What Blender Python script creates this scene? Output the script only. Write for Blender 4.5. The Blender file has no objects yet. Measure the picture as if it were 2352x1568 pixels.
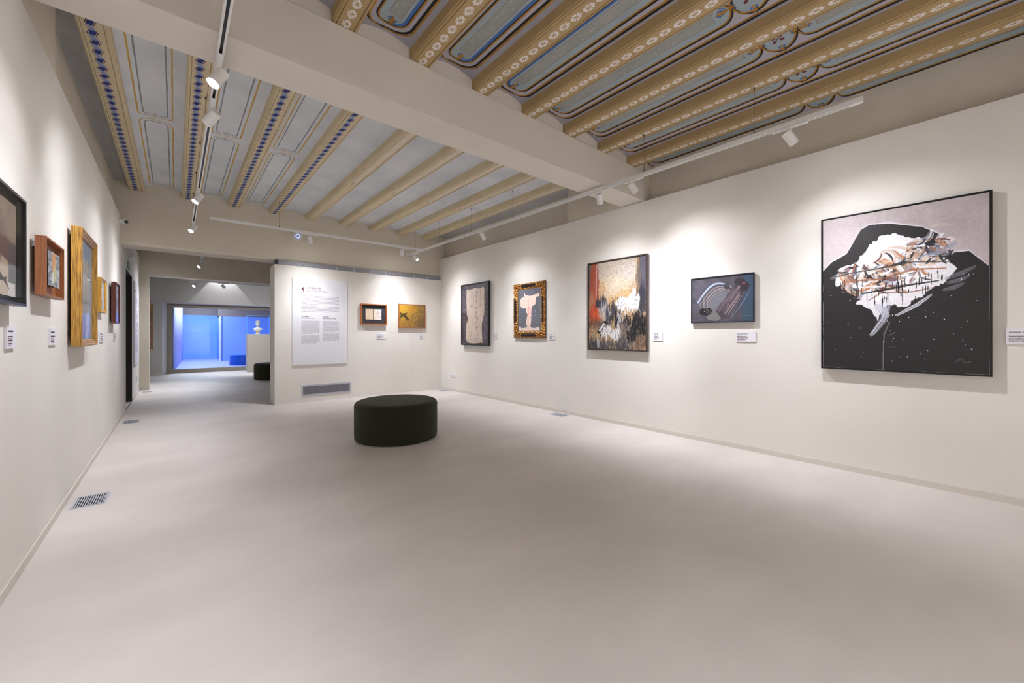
import bpy, bmesh, math, random
import numpy as np
from mathutils import Vector, Matrix
PI = math.pi
SC = bpy.context.scene
COL = SC.collection

# ---------------------------------------------------------------- camera
F_PX, CAM_H, YAW = 914.67, 1.25, math.radians(40.2016)
cam_d = bpy.data.cameras.new('camera'); cam = bpy.data.objects.new('camera', cam_d); COL.objects.link(cam)
cam_d.sensor_width = 36.0; cam_d.lens = 36.0 * F_PX / 2352.0
cam_d.shift_y = -(768.5 - 784.0) / 2352.0 * -1.0
cam_d.clip_start = 0.02; cam_d.clip_end = 200
cam.location = (0, 0, CAM_H); cam.rotation_euler = (PI / 2, 0, -YAW)
SC.camera = cam
# ---------------------------------------------------------------- world + exposure
w = bpy.data.worlds.new('world'); SC.world = w; w.use_nodes = True
w.node_tree.nodes['Background'].inputs[0].default_value = (0.6, 0.62, 0.7, 1)
w.node_tree.nodes['Background'].inputs[1].default_value = 0.02
SC.view_settings.view_transform = 'Standard'; SC.view_settings.look = 'None'
SC.view_settings.gamma = 1; SC.view_settings.use_curve_mapping = False
SC.view_settings.exposure = 1.26
SPOT_W = 44.0                      # watts of one track spotlight
SPOT_RGB = (0.93, 0.935, 1.0)

def area_light(name, loc, rot, sx, sy, watts, rgb):
    d = bpy.data.lights.new(name, 'AREA'); d.shape = 'RECTANGLE'; d.size = sx; d.size_y = sy
    d.energy = watts; d.color = rgb
    o = bpy.data.objects.new(name, d); o.location = loc; o.rotation_euler = rot; COL.objects.link(o); return o
area_light('blue_room_wash_light', (0.9, 21.6, 3.2), (0, 0, 0), 1.4, 7.0, 125, (0.86, 0.94, 1.0))

# ---------------------------------------------------------------- materials
def lin(c):
    c = np.asarray(c, float)
    if c.max() > 1.001: c = c / 255.0
    return np.where(c <= 0.04045, c / 12.92, ((c + 0.055) / 1.055) ** 2.4)
def L4(c): r = lin(c); return (float(r[0]), float(r[1]), float(r[2]), 1.0)
MATS = {}
def mat(name, rgb, rough=0.6, var=0.0, scale=6.0, bump=0.0, bscale=80.0, metal=0.0, sheen=0.0, emit=0.0, stretch=None, rgb2=None, detail=4, coat=0.0):
    if name in MATS: return MATS[name]
    m = bpy.data.materials.new(name); m.use_nodes = True; nt = m.node_tree; b = nt.nodes['Principled BSDF']
    b.inputs['Base Color'].default_value = L4(rgb); b.inputs['Roughness'].default_value = rough
    b.inputs['Metallic'].default_value = metal
    if coat: b.inputs['Coat Weight'].default_value = coat
    if sheen:
        b.inputs['Sheen Weight'].default_value = sheen; b.inputs['Sheen Roughness'].default_value = 0.4
    if emit:
        b.inputs['Emission Color'].default_value = L4(rgb); b.inputs['Emission Strength'].default_value = emit
    if var or rgb2 is not None or bump:
        tc = nt.nodes.new('ShaderNodeTexCoord'); mp = nt.nodes.new('ShaderNodeMapping')
        nt.links.new(tc.outputs['Object'], mp.inputs[0])
        if stretch: mp.inputs['Scale'].default_value = stretch
    if var or rgb2 is not None:
        n = nt.nodes.new('ShaderNodeTexNoise'); n.inputs['Scale'].default_value = scale; n.inputs['Detail'].default_value = detail
        nt.links.new(mp.outputs[0], n.inputs['Vector'])
        r = nt.nodes.new('ShaderNodeValToRGB'); c = np.array(rgb, float)
        if rgb2 is None:
            a, d = c * (1 - var), np.minimum(c * (1 + var), 255)
        else: a, d = c, np.array(rgb2, float)
        r.color_ramp.elements[0].position = 0.32; r.color_ramp.elements[1].position = 0.68
        r.color_ramp.elements[0].color = L4(a); r.color_ramp.elements[1].color = L4(d)
        nt.links.new(n.outputs['Fac'], r.inputs[0]); nt.links.new(r.outputs[0], b.inputs['Base Color'])
    if bump:
        n2 = nt.nodes.new('ShaderNodeTexNoise'); n2.inputs['Scale'].default_value = bscale; n2.inputs['Detail'].default_value = 3
        nt.links.new(mp.outputs[0], n2.inputs['Vector'])
        bp = nt.nodes.new('ShaderNodeBump'); bp.inputs['Strength'].default_value = bump; bp.inputs['Distance'].default_value = 0.01
        nt.links.new(n2.outputs['Fac'], bp.inputs['Height']); nt.links.new(bp.outputs[0], b.inputs['Normal'])
    MATS[name] = m; return m
def attr_mat(name, rough=0.6, coat=0.0, metal=0.0):
    if name in MATS: return MATS[name]
    m = bpy.data.materials.new(name); m.use_nodes = True; nt = m.node_tree; b = nt.nodes['Principled BSDF']
    a = nt.nodes.new('ShaderNodeAttribute'); a.attribute_name = 'paint'
    nt.links.new(a.outputs['Color'], b.inputs['Base Color']); b.inputs['Roughness'].default_value = rough
    b.inputs['Coat Weight'].default_value = coat; b.inputs['Metallic'].default_value = metal
    MATS[name] = m; return m
def glass_mat(name, tint=(1, 1, 1), k=0.8):
    """thin clear pane: straight-through transmission plus a mirror share that grows towards grazing view"""
    if name in MATS: return MATS[name]
    m = bpy.data.materials.new(name); m.use_nodes = True; nt = m.node_tree; nt.nodes.clear()
    o = nt.nodes.new('ShaderNodeOutputMaterial'); mx = nt.nodes.new('ShaderNodeMixShader'); t = nt.nodes.new('ShaderNodeBsdfTransparent')
    g = nt.nodes.new('ShaderNodeBsdfGlossy'); lw = nt.nodes.new('ShaderNodeLayerWeight'); lw.inputs[0].default_value = .5
    pw = nt.nodes.new('ShaderNodeMath'); pw.operation = 'POWER'; pw.inputs[1].default_value = 5
    ma = nt.nodes.new('ShaderNodeMath'); ma.operation = 'MULTIPLY_ADD'; ma.inputs[1].default_value = k * .9; ma.inputs[2].default_value = .035 * k
    t.inputs[0].default_value = (*tint, 1); g.inputs['Roughness'].default_value = 0.02
    nt.links.new(lw.outputs['Facing'], pw.inputs[0]); nt.links.new(pw.outputs[0], ma.inputs[0]); nt.links.new(ma.outputs[0], mx.inputs[0])
    nt.links.new(t.outputs[0], mx.inputs[1]); nt.links.new(g.outputs[0], mx.inputs[2])
    nt.links.new(mx.outputs[0], o.inputs[0]); MATS[name] = m; return m

WALL = mat('warm_white_plaster', (227, 223, 217), 0.75, var=0.012, scale=1.3, bump=0.03, bscale=160)
OLDW = mat('beige_plaster', (214, 206, 190), 0.8, var=0.015, scale=1.5, bump=0.04, bscale=130)
BEAMM = mat('beam_plaster', (220, 213, 202), 0.8, var=0.012, scale=1.5, bump=0.03, bscale=130)
FLOOR = mat('micro_cement', (202, 195, 190), 0.55, var=0.03, scale=1.1, bump=0.02, bscale=60, stretch=(1, 1.6, 1), detail=8)
BASEB = mat('baseboard_paint', (212, 206, 197), 0.6)
WHITE = mat('white_metal', (232, 232, 230), 0.35)
BLACK = mat('black_lacquer', (22, 22, 24), 0.35)
DARK = mat('dark_void', (14, 13, 14), 0.9)
PLATE = mat('label_board', (226, 226, 232), 0.6)
INK = mat('black_ink', (50, 38, 48), 0.7)
PURPLE = mat('plum_ink', (105, 50, 80), 0.7)
GREYINK = mat('grey_ink', (158, 146, 158), 0.7)
GLASS = glass_mat('picture_glass', k=.3)
STEEL = mat('brushed_steel', (170, 172, 178), 0.35, metal=0.8)
GRILLE = mat('grille_aluminium', (182, 184, 194), 0.4, metal=0.15)
DUCT = mat('duct_shade', (62, 62, 70), 0.8)

# ---------------------------------------------------------------- mesh helpers
class MB:
    def __init__(s): s.v = []; s.f = []; s.mi = []; s.mats = []; s.sm = []
    def m(s, mt):
        if mt not in s.mats: s.mats.append(mt)
        return s.mats.index(mt)
    def add(s, vs, fs, mt, smooth=False):
        b = len(s.v); i = s.m(mt); s.v += [tuple(v) for v in vs]
        for f in fs: s.f.append([b + k for k in f]); s.mi.append(i); s.sm.append(smooth)
    def box(s, x0, x1, y0, y1, z0, z1, mt):
        vs = [(x, y, z) for z in (z0, z1) for y in (y0, y1) for x in (x0, x1)]
        s.add(vs, [(0, 2, 3, 1), (4, 5, 7, 6), (0, 1, 5, 4), (2, 6, 7, 3), (0, 4, 6, 2), (1, 3, 7, 5)], mt)
    def quad(s, a, b, c, d, mt): s.add([a, b, c, d], [(0, 1, 2, 3)], mt)
    def poly(s, pts, mt): s.add(pts, [tuple(range(len(pts)))], mt)
    def tube(s, p0, p1, r0, r1, mt, n=16, caps=True, smooth=True):
        p0, p1 = Vector(p0), Vector(p1); d = (p1 - p0).normalized()
        a = d.orthogonal().normalized(); b = d.cross(a)
        vs = []
        for p, r in ((p0, r0), (p1, r1)):
            for k in range(n):
                t = 2 * PI * k / n; vs.append(p + a * math.cos(t) * r + b * math.sin(t) * r)
        fs = [(k, (k + 1) % n, n + (k + 1) % n, n + k) for k in range(n)]
        s.add(vs, fs, mt, smooth)
        if caps:
            s.add(vs[:n], [tuple(reversed(range(n)))], mt); s.add(vs[n:], [tuple(range(n))], mt)
    def lathe(s, prof, mt, c=(0, 0, 0), n=64, smooth=True):
        vs = []; m = len(prof)
        for k in range(n):
            t = 2 * PI * k / n
            for (r, z) in prof: vs.append((c[0] + r * math.cos(t), c[1] + r * math.sin(t), c[2] + z))
        fs = []
        for k in range(n):
            for j in range(m - 1):
                a = k * m + j; b = ((k + 1) % n) * m + j; fs.append((a, b, b + 1, a + 1))
        s.add(vs, fs, mt, smooth)
    def build(s, name, parent=None, bevel=0.0):
        me = bpy.data.meshes.new(name); me.from_pydata(s.v, [], s.f)
        for mt in s.mats: me.materials.append(mt)
        me.polygons.foreach_set('material_index', s.mi); me.polygons.foreach_set('use_smooth', s.sm)
        me.update(); o = bpy.data.objects.new(name, me); COL.objects.link(o)
        if parent: o.parent = parent
        if bevel:
            md = o.modifiers.new('bevel', 'BEVEL'); md.width = bevel; md.segments = 2; md.limit_method = 'ANGLE'; md.angle_limit = 0.9
        return o
def tag(o, label=None, cat=None, group=None, kind=None):
    if label: o['label'] = label
    if cat: o['category'] = cat
    if group: o['group'] = group
    if kind: o['kind'] = kind
    return o
def thing(name, label, cat, loc=(0, 0, 0), rz=0.0, group=None):
    o = bpy.data.objects.new(name, None); COL.objects.link(o); o.location = loc; o.rotation_euler = (0, 0, rz)
    o.empty_display_size = 0.1; return tag(o, label, cat, group)
def struct(mb, name, bevel=0.0): return tag(mb.build(name, None, bevel), kind='structure')
RZ = {'R': -PI / 2, 'L': PI / 2, 'B': 0.0}          # right wall, left wall, partition (facing the camera)
XR, XL, YP = 4.72, -0.62, 8.12
def on_wall(side, c, z):
    return (XR, c, z) if side == 'R' else (XL, c, z) if side == 'L' else (c, YP, z)

# ================================================================ LARGE STRUCTURE
Z0, ZW, ZC = 0.0, 3.01, 3.72
mb = MB(); mb.box(-2.2, 6.2, -3.4, 27.6, -0.12, 0.0, FLOOR)
struct(mb, 'floor')
# left wall (with the door opening), its recessed upper part and the flush pier under the beam
D0, D1, DH = 9.05, 10.335, 2.34
mb = MB()
mb.box(-0.95, XL, -3.3, D0, 0, ZW, WALL); mb.box(-0.95, XL, D1, 12.23, 0, ZW, WALL); mb.box(-0.95, XL, D0, D1, DH, ZW, WALL)
mb.box(-0.95, XL, 12.58, 16.4, 0, 3.8, WALL)
struct(mb, 'wall_left')
mb = MB(); mb.box(-1.0, -0.685, -3.3, 12.23, ZW, ZC, OLDW); mb.box(-0.685, -0.621, -3.3, 4.06, ZW, ZC, OLDW)
struct(mb, 'wall_left_upper')
mb = MB(); mb.box(XR, 5.1, -3.3, 8.2, 0, ZW, WALL)
struct(mb, 'wall_right')
mb = MB(); mb.box(4.88, 5.2, -3.3, 8.2, ZW, ZC, OLDW); mb.box(4.735, 4.88, 2.89, 4.235, ZW, ZC, OLDW)
struct(mb, 'wall_right_upper')
# header above the partition, with a soft lower arris
mb = MB(); y0, y1, zb = 8.2, 8.605, 2.59; r = 0.045
prof = [(y1, ZC), (y0, ZC), (y0, zb + r)] + [(y0 + r - r * math.cos(t), zb + r - r * math.sin(t)) for t in [PI / 2 * k / 6 for k in range(1, 7)]] + [(y1, zb)]
for a, b in zip(prof, prof[1:] + prof[:1]): mb.add([(-0.70, *a), (5.0, *a), (5.0, *b), (-0.70, *b)], [(0, 1, 2, 3)], OLDW, False)
struct(mb, 'wall_back_header')
# free-standing partition that carries the text panel
SEAM = mat('board_joint', (196, 190, 180), 0.8)
mb = MB(); mb.box(1.346, XR, YP, 8.57, 0, 2.505, WALL)
for (xa, xb, za, zb_) in ((1.35, 1.62, 1.307, 1.3095), (2.59, 4.70, 1.307, 1.3095), (3.964, 3.967, 0.02, 1.307)):
    mb.box(xa, xb, YP - 0.0012, YP + 0.001, za, zb_, SEAM)
struct(mb, 'wall_partition', 0.004)
# middle bay: right side, far wall with the wide opening
mb = MB(); mb.box(4.72, 5.1, 8.6, 12.23, 0, ZC, OLDW); struct(mb, 'wall_middle_right')
mb = MB(); mb.box(-0.95, -0.457, 12.23, 12.55, 0, ZC, OLDW); mb.box(3.4, 5.1, 12.23, 12.55, 0, ZC, OLDW); mb.box(-0.457, 3.4, 12.23, 12.55, 2.60, ZC, OLDW)
struct(mb, 'wall_middle_far')
mb = MB(); mb.box(-0.95, 5.2, 8.6, 12.25, 3.6, 3.72, OLDW); struct(mb, 'ceiling_middle')
# far room
GREYW = mat('grey_plaster', (196, 194, 190), 0.8, var=0.01, scale=1.5)
mb = MB(); mb.box(4.6, 4.9, 12.55, 16.4, 0, 3.8, GREYW); struct(mb, 'wall_far_room_right')
mb = MB(); mb.box(-0.95, 5.0, 12.55, 17.0, 3.8, 3.9, GREYW); struct(mb, 'ceiling_far_room')
mb = MB(); ox0, ox1, oz = -0.315, 4.2, 2.235
mb.box(-0.95, ox0, 16.4, 16.95, 0, 3.8, GREYW); mb.box(ox1, 5.0, 16.4, 16.95, 0, 3.8, GREYW); mb.box(ox0, ox1, 16.4, 16.95, oz + .02, 3.8, GREYW)
mb.add([(ox0, 16.4, 0), (ox0, 16.4, oz + .02), (-0.19, 16.93, oz + .02), (-0.19, 16.93, 0)], [(0, 1, 2, 3)], GREYW)
struct(mb, 'wall_far_room_back')
# end walls behind the camera
mb = MB(); mb.box(-0.95, 5.1, -3.5, -3.3, 0, ZC, WALL); struct(mb, 'wall_behind_camera')
# cross beam between the two ceilings, and its twin behind the camera
mb = MB(); mb.box(-0.62, 4.735, 2.895, 3.245, 3.02, 3.407, BEAMM); mb.box(-0.685, 4.88, 2.915, 3.235, 3.407, ZC, BEAMM)
struct(mb, 'trim_1', 0.003)
mb = MB(); mb.box(-0.62, 4.735, -1.2, -0.85, 3.02, 3.407, BEAMM); mb.box(-0.685, 4.88, -1.19, -0.87, 3.407, ZC, BEAMM)
struct(mb, 'trim_2', 0.003)
# baseboards
def bb(name, *boxes):
    mb = MB()
    for b in boxes: mb.box(*b, BASEB)
    struct(mb, name)
bb('baseboard_right', (XR - .006, XR, -3.3, YP, 0, .052))
bb('baseboard_left', (XL, XL + .006, -3.3, D0, 0, .052), (XL, XL + .006, D1, 12.23, 0, .052))
bb('baseboard_far', (-0.62, -0.457, 12.223, 12.23, 0, .07), (-0.62, ox0, 16.393, 16.4, 0, .07))

# ================================================================ CEILINGS: joists and shallow plaster vaults between them
JZ, JS, JW, ARC = 3.41, 3.495, 0.155, 0.045
TAN = mat('ochre_joist_paint', (178, 152, 108), 0.7, var=0.025, scale=4, stretch=(3, 1, 3), bump=0.06, bscale=40)
TANL = mat('pale_ochre_joist_paint', (212, 196, 162), 0.7, var=0.025, scale=4, stretch=(3, 1, 3), bump=0.06, bscale=40)
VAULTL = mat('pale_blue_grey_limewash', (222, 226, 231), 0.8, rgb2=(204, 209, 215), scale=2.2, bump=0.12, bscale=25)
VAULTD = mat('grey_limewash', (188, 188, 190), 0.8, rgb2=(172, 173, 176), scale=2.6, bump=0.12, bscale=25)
LILAC = mat('lilac_limewash', (170, 168, 178), 0.8, rgb2=(158, 156, 165), scale=3)
LILACL = mat('pale_lilac_paint', (178, 175, 186), 0.8)
PGREY = mat('grey_blue_paint', (164, 178, 184), 0.8, rgb2=(152, 168, 176), scale=5)
TAUPE = mat('taupe_paint', (162, 164, 158), 0.8, rgb2=(152, 156, 151), scale=6)
GOLD = mat('gold_ochre_paint', (184, 134, 34), 0.7, rgb2=(156, 108, 26), scale=8)
OCHRE = mat('ochre_line_paint', (206, 158, 92), 0.7, rgb2=(196, 166, 70), scale=3, stretch=(1, 1, 1))
GREYL = mat('grey_line_paint', (140, 146, 152), 0.8, var=0.06, scale=12)
PBLACK = mat('black_paint', (36, 32, 30), 0.8)
PSHADE = mat('dark_grey_paint', (88, 82, 86), 0.8)
PBLUE = mat('cobalt_paint', (66, 104, 170), 0.8, rgb2=(78, 116, 178), scale=10)
PRED = mat('dark_red_paint', (110, 40, 60), 0.8)
PREDL = mat('thin_red_line_paint', (120, 62, 62), 0.8)
CREAM = mat('cream_stencil_paint', (232, 226, 222), 0.8)
NAVY = mat('navy_paint', (28, 40, 112), 0.7, rgb2=(20, 44, 120), scale=14)
LBLUE = mat('light_blue_paint', (128, 152, 196), 0.8, rgb2=(146, 150, 190), scale=6)
VIOL = mat('dark_violet_line_paint', (56, 40, 84), 0.8)
SCUFF = mat('pale_pink_joist_paint', (222, 208, 186), 0.8, var=0.02, scale=20)

def vz(u, hw): return JS + ARC * (1 - (u / hw) ** 2)

def rrect(hw, y0, y1, r, n=10):
    """closed path of a rounded rectangle in (u, y)"""
    pts = []
    for cx, cy, t0 in ((hw - r, y1 - r, 0), (-hw + r, y1 - r, PI / 2), (-hw + r, y0 + r, PI), (hw - r, y0 + r, 1.5 * PI)):
        for k in range(n + 1):
            t = t0 + PI / 2 * k / n; pts.append((cx + r * math.cos(t), cy + r * math.sin(t)))
    out = []
    for a, b in zip(pts, pts[1:] + pts[:1]):
        L = math.dist(a, b); m = max(1, int(L / 0.12))
        for k in range(m): out.append((a[0] + (b[0] - a[0]) * k / m, a[1] + (b[1] - a[1]) * k / m))
    return out
def ribbon(mb, path, wd, mt, put, closed=True, wf=None, wob=0, seed=0):
    rnd = random.Random(seed); n = len(path); L = []; R = []
    for i in range(n):
        a = path[i - 1] if (closed or i) else path[i]; b = path[(i + 1) % n] if (closed or i < n - 1) else path[i]
        dx, dy = b[0] - a[0], b[1] - a[1]; d = math.hypot(dx, dy) or 1; nx, ny = -dy / d, dx / d
        ww = wd * (wf(i / n, path[i]) if wf else 1) * 0.5 * (1 + rnd.uniform(-wob, wob))
        ox = rnd.uniform(-wob, wob) * wd * .5
        L.append(put(path[i][0] + nx * (ww + ox), path[i][1] + ny * ww)); R.append(put(path[i][0] - nx * (ww - ox), path[i][1] - ny * ww))
    m = n if closed else n - 1
    mb.add(L + R, [(i, (i + 1) % n, n + (i + 1) % n, n + i) for i in range(m)], mt)
def leaf(mb, cx, cy, ang, ln, wd, mt, put, off=0.0):
    pts = [(0, 0), (.3, .42), (.62, .5), (.85, .28), (1, 0), (.85, -.28), (.62, -.5), (.3, -.42)]
    ca, sa = math.cos(ang), math.sin(ang)
    P = []
    for a, b in pts:
        x, y = off + a * ln, b * wd; P.append(put(cx + x * ca - y * sa, cy + x * sa + y * ca))
    mb.poly(P, mt)
def disc(mb, cx, cy, r, mt, put, n=12, sy=1):
    mb.poly([put(cx + r * math.cos(2 * PI * k / n), cy + sy * r * math.sin(2 * PI * k / n)) for k in range(n)], mt)
def fill(mb, hwf, y0, y1, mt, put, ny=60, nu=8):
    vs = []; fs = []
    ys = [y0 + (y1 - y0) * k / ny for k in range(ny + 1)]
    ys = sorted(set(ys + [y0 + d for d in (.004, .012, .03, .06)] + [y1 - d for d in (.004, .012, .03, .06)]))
    for y in ys:
        h = hwf(y)
        for k in range(nu + 1): vs.append(put(-h + 2 * h * k / nu, y))
    for j in range(len(ys) - 1):
        for k in range(nu):
            a = j * (nu + 1) + k; fs.append((a, a + 1, a + nu + 2, a + nu + 1))
    mb.add(vs, fs, mt)
def hw_round(hw, y0, y1, r):
    def g(y):
        d = min(y - y0, y1 - y)
        if d >= r: return hw
        d = max(0, d); return hw - r + math.sqrt(max(0, r * r - (r - d) ** 2))
    return g

def joist(name, x0, ya, yb, decor, label, group, mt):
    """x0 = left edge of the underside; origin at the joist's underside"""
    mb = MB(); w = JW
    prof = [(-.012, 3.60), (-.008, JZ + .016), (0, JZ + .012), (.0, JZ + .003), (.006, JZ - .002), (.014, JZ - .002), (.017, JZ + .008), (.020, JZ + .008), (.022, JZ),
            (w - .022, JZ), (w - .020, JZ + .008), (w - .017, JZ + .008), (w - .014, JZ - .002), (w - .006, JZ - .002), (w, JZ + .003), (w, JZ + .012), (w + .008, JZ + .016), (w + .012, 3.60)]
    xc = x0 + w / 2
    for a, b in zip(prof, prof[1:]):
        mb.add([(x0 + a[0], ya, a[1]), (x0 + b[0], ya, b[1]), (x0 + b[0], yb, b[1]), (x0 + a[0], yb, a[1])], [(0, 1, 2, 3)], mt)
    zz = [JZ - .0003]
    def put(u, y): return (xc + u, y, zz[0])
    if decor == 'diamond':
        k = 0; y = yb - .06
        while y > ya + .05:
            zz[0] = JZ - .0002
            mb.poly([put(-.036, y + .02), put(-.002, y + .022), put(.020, y + .083), put(-.018, y + .080)], LBLUE)
            zz[0] = JZ - .0005
            mb.poly([put(-.018, y - .046), put(.018, y - .042), put(-.001, y + .020), put(-.034, y + .012)], NAVY)
            for (a, b, c, d) in (((-.026, -.046), (-.021, -.046), (-.038, .012), (-.043, .011)), ((.021, -.038), (.026, -.038), (.009, .019), (.004, .018))):
                mb.poly([put(*(a[0], y + a[1])), put(b[0], y + b[1]), put(c[0], y + c[1]), put(d[0], y + d[1])], VIOL)
            ribbon(mb, [(-.043, y + .018), (-.026, y + .079)], .0018, VIOL, put, False)
            ribbon(mb, [(.006, y + .022), (.027, y + .085)], .0018, VIOL, put, False)
            y -= .1255
    elif decor == 'flowers':
        y = 2.857
        while y > ya + .05:
            zz[0] = JZ - .0003
            for s in (1, -1):
                leaf(mb, 0, y, s * PI / 2, .031, .020, CREAM, put, .017)
                for q in (.52, -.52): leaf(mb, 0, y, s * PI / 2 + q * 1.0, .034, .0125, CREAM, put, .009)
            for s in (0, PI):
                leaf(mb, 0, y, s, .024, .010, CREAM, put, .008)
                for q in (.48, -.48): leaf(mb, 0, y, s + q, .026, .009, CREAM, put, .010)
            disc(mb, 0, y, .0035, CREAM, put, 8)
            y -= .1069
    elif decor == 'lines':
        y1 = 5.80
        zz[0] = JZ - .0002
        mb.poly([put(-.035, ya), put(.045, ya), put(.045, y1), put(-.035, y1)], SCUFF)
        zz[0] = JZ - .0005
        for u in (-.035, .045): ribbon(mb, [(u, ya), (u, y1 - .02)], .0035, VIOL, put, False)
        rnd = random.Random(7)
        for q in range(9):
            a = rnd.uniform(-.03, .04); b = y1 + rnd.uniform(-.03, .08)
            ribbon(mb, [(a, b), (a + rnd.uniform(-.012, .012), b + rnd.uniform(-.02, .02)), (a + rnd.uniform(-.01, .01), b + .02)], .003, VIOL, put, False)
        for q in range(40):
            b = rnd.uniform(ya, y1); a = rnd.uniform(-.03, .04)
            disc(mb, a, b, .002, GREYINK, put, 6)
    o = mb.build(name); tag(o, label, 'ceiling joist', group); return o

ORD = ['first', 'second', 'third', 'fourth', 'fifth', 'sixth', 'seventh', 'eighth', 'ninth', 'tenth']
LJ = [-.522, .082, .681, 1.276, 1.866, 2.472, 3.070, 3.660, 4.250]
for i, x in enumerate(LJ):
    dec = 'diamond' if i < 4 else 'lines'
    lab = (f'ochre ceiling joist with a blue diamond band, {ORD[i]} from the left wall' if i < 4
           else f'plain ochre ceiling joist with thin dark lines, {ORD[8 - i]} counting from the right wall')
    joist('ceiling_joist', x, 3.235, 8.205, dec, lab, 'joists beyond the cross beam', TANL if i >= 4 else TANL)
RJ = [-.347, .243, .832, 1.418, 2.008, 2.597, 3.187, 3.776, 4.372]
for i, x in enumerate(RJ):
    if i in (0, 1):
        lab = f'ochre joist with white stencilled flowers, near side of the beam, {ORD[i]} from the left'
    else: lab = f'ochre joist with white stencilled flowers, near side of the beam, {ORD[8 - i]} from the right'
    joist('ceiling_joist', x, -.87, 2.92, 'flowers', lab, 'joists on the near side of the beam', TAN)

def vault(mb, xa, xb, ya, yb, mt, n=12, flat=False, z=None):
    hw = (xb - xa) / 2; xc = (xa + xb) / 2; vs = []
    for y in (ya, yb):
        for k in range(n + 1):
            u = -hw + 2 * hw * k / n; vs.append((xc + u, y, vz(u, hw)))
    mb.add(vs, [(k, k + 1, n + 2 + k, n + 1 + k) for k in range(n)], mt, True)
# ceiling beyond the beam
mb = MB(); bays = [(-.685 - .04, LJ[0])] + [(LJ[i] + JW, LJ[i + 1]) for i in range(8)] + [(LJ[8] + JW, 4.9)]
for i, (a, b) in enumerate(bays):
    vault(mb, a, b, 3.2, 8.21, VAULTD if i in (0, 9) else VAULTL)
    if i in (1, 2, 3):
        hw = (b - a) / 2; xc = (a + b) / 2 - .015
        dz = [.0006]
        def put(u, y): return (xc + u, y, vz(u - .015, hw) - dz[0])
        for (p, q) in ((3.1, 5.62), (5.69, 8.14)):
            ribbon(mb, rrect(.135, p, q, .085), .0125, OCHRE, put, True, wob=.25, seed=i)
            ribbon(mb, rrect(.096, p + .045, q - .045, .06), .012, GREYL, put, True, wob=.2, seed=i + 5)
            for e, s in ((p + .045, 1), (q - .045, -1)):
                for an in (-.9, -.3, .3, .9): leaf(mb, 0, e + s * .005, s * PI / 2 + an * 1.3, .035, .007, GREYL, put, .006)
                disc(mb, 0, e + s * .05, .005, GREYL, put, 8)
mb.box(-1.0, 5.2, 3.0, 8.6, 3.72, 3.78, DARK)
struct(mb, 'ceiling')
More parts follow.
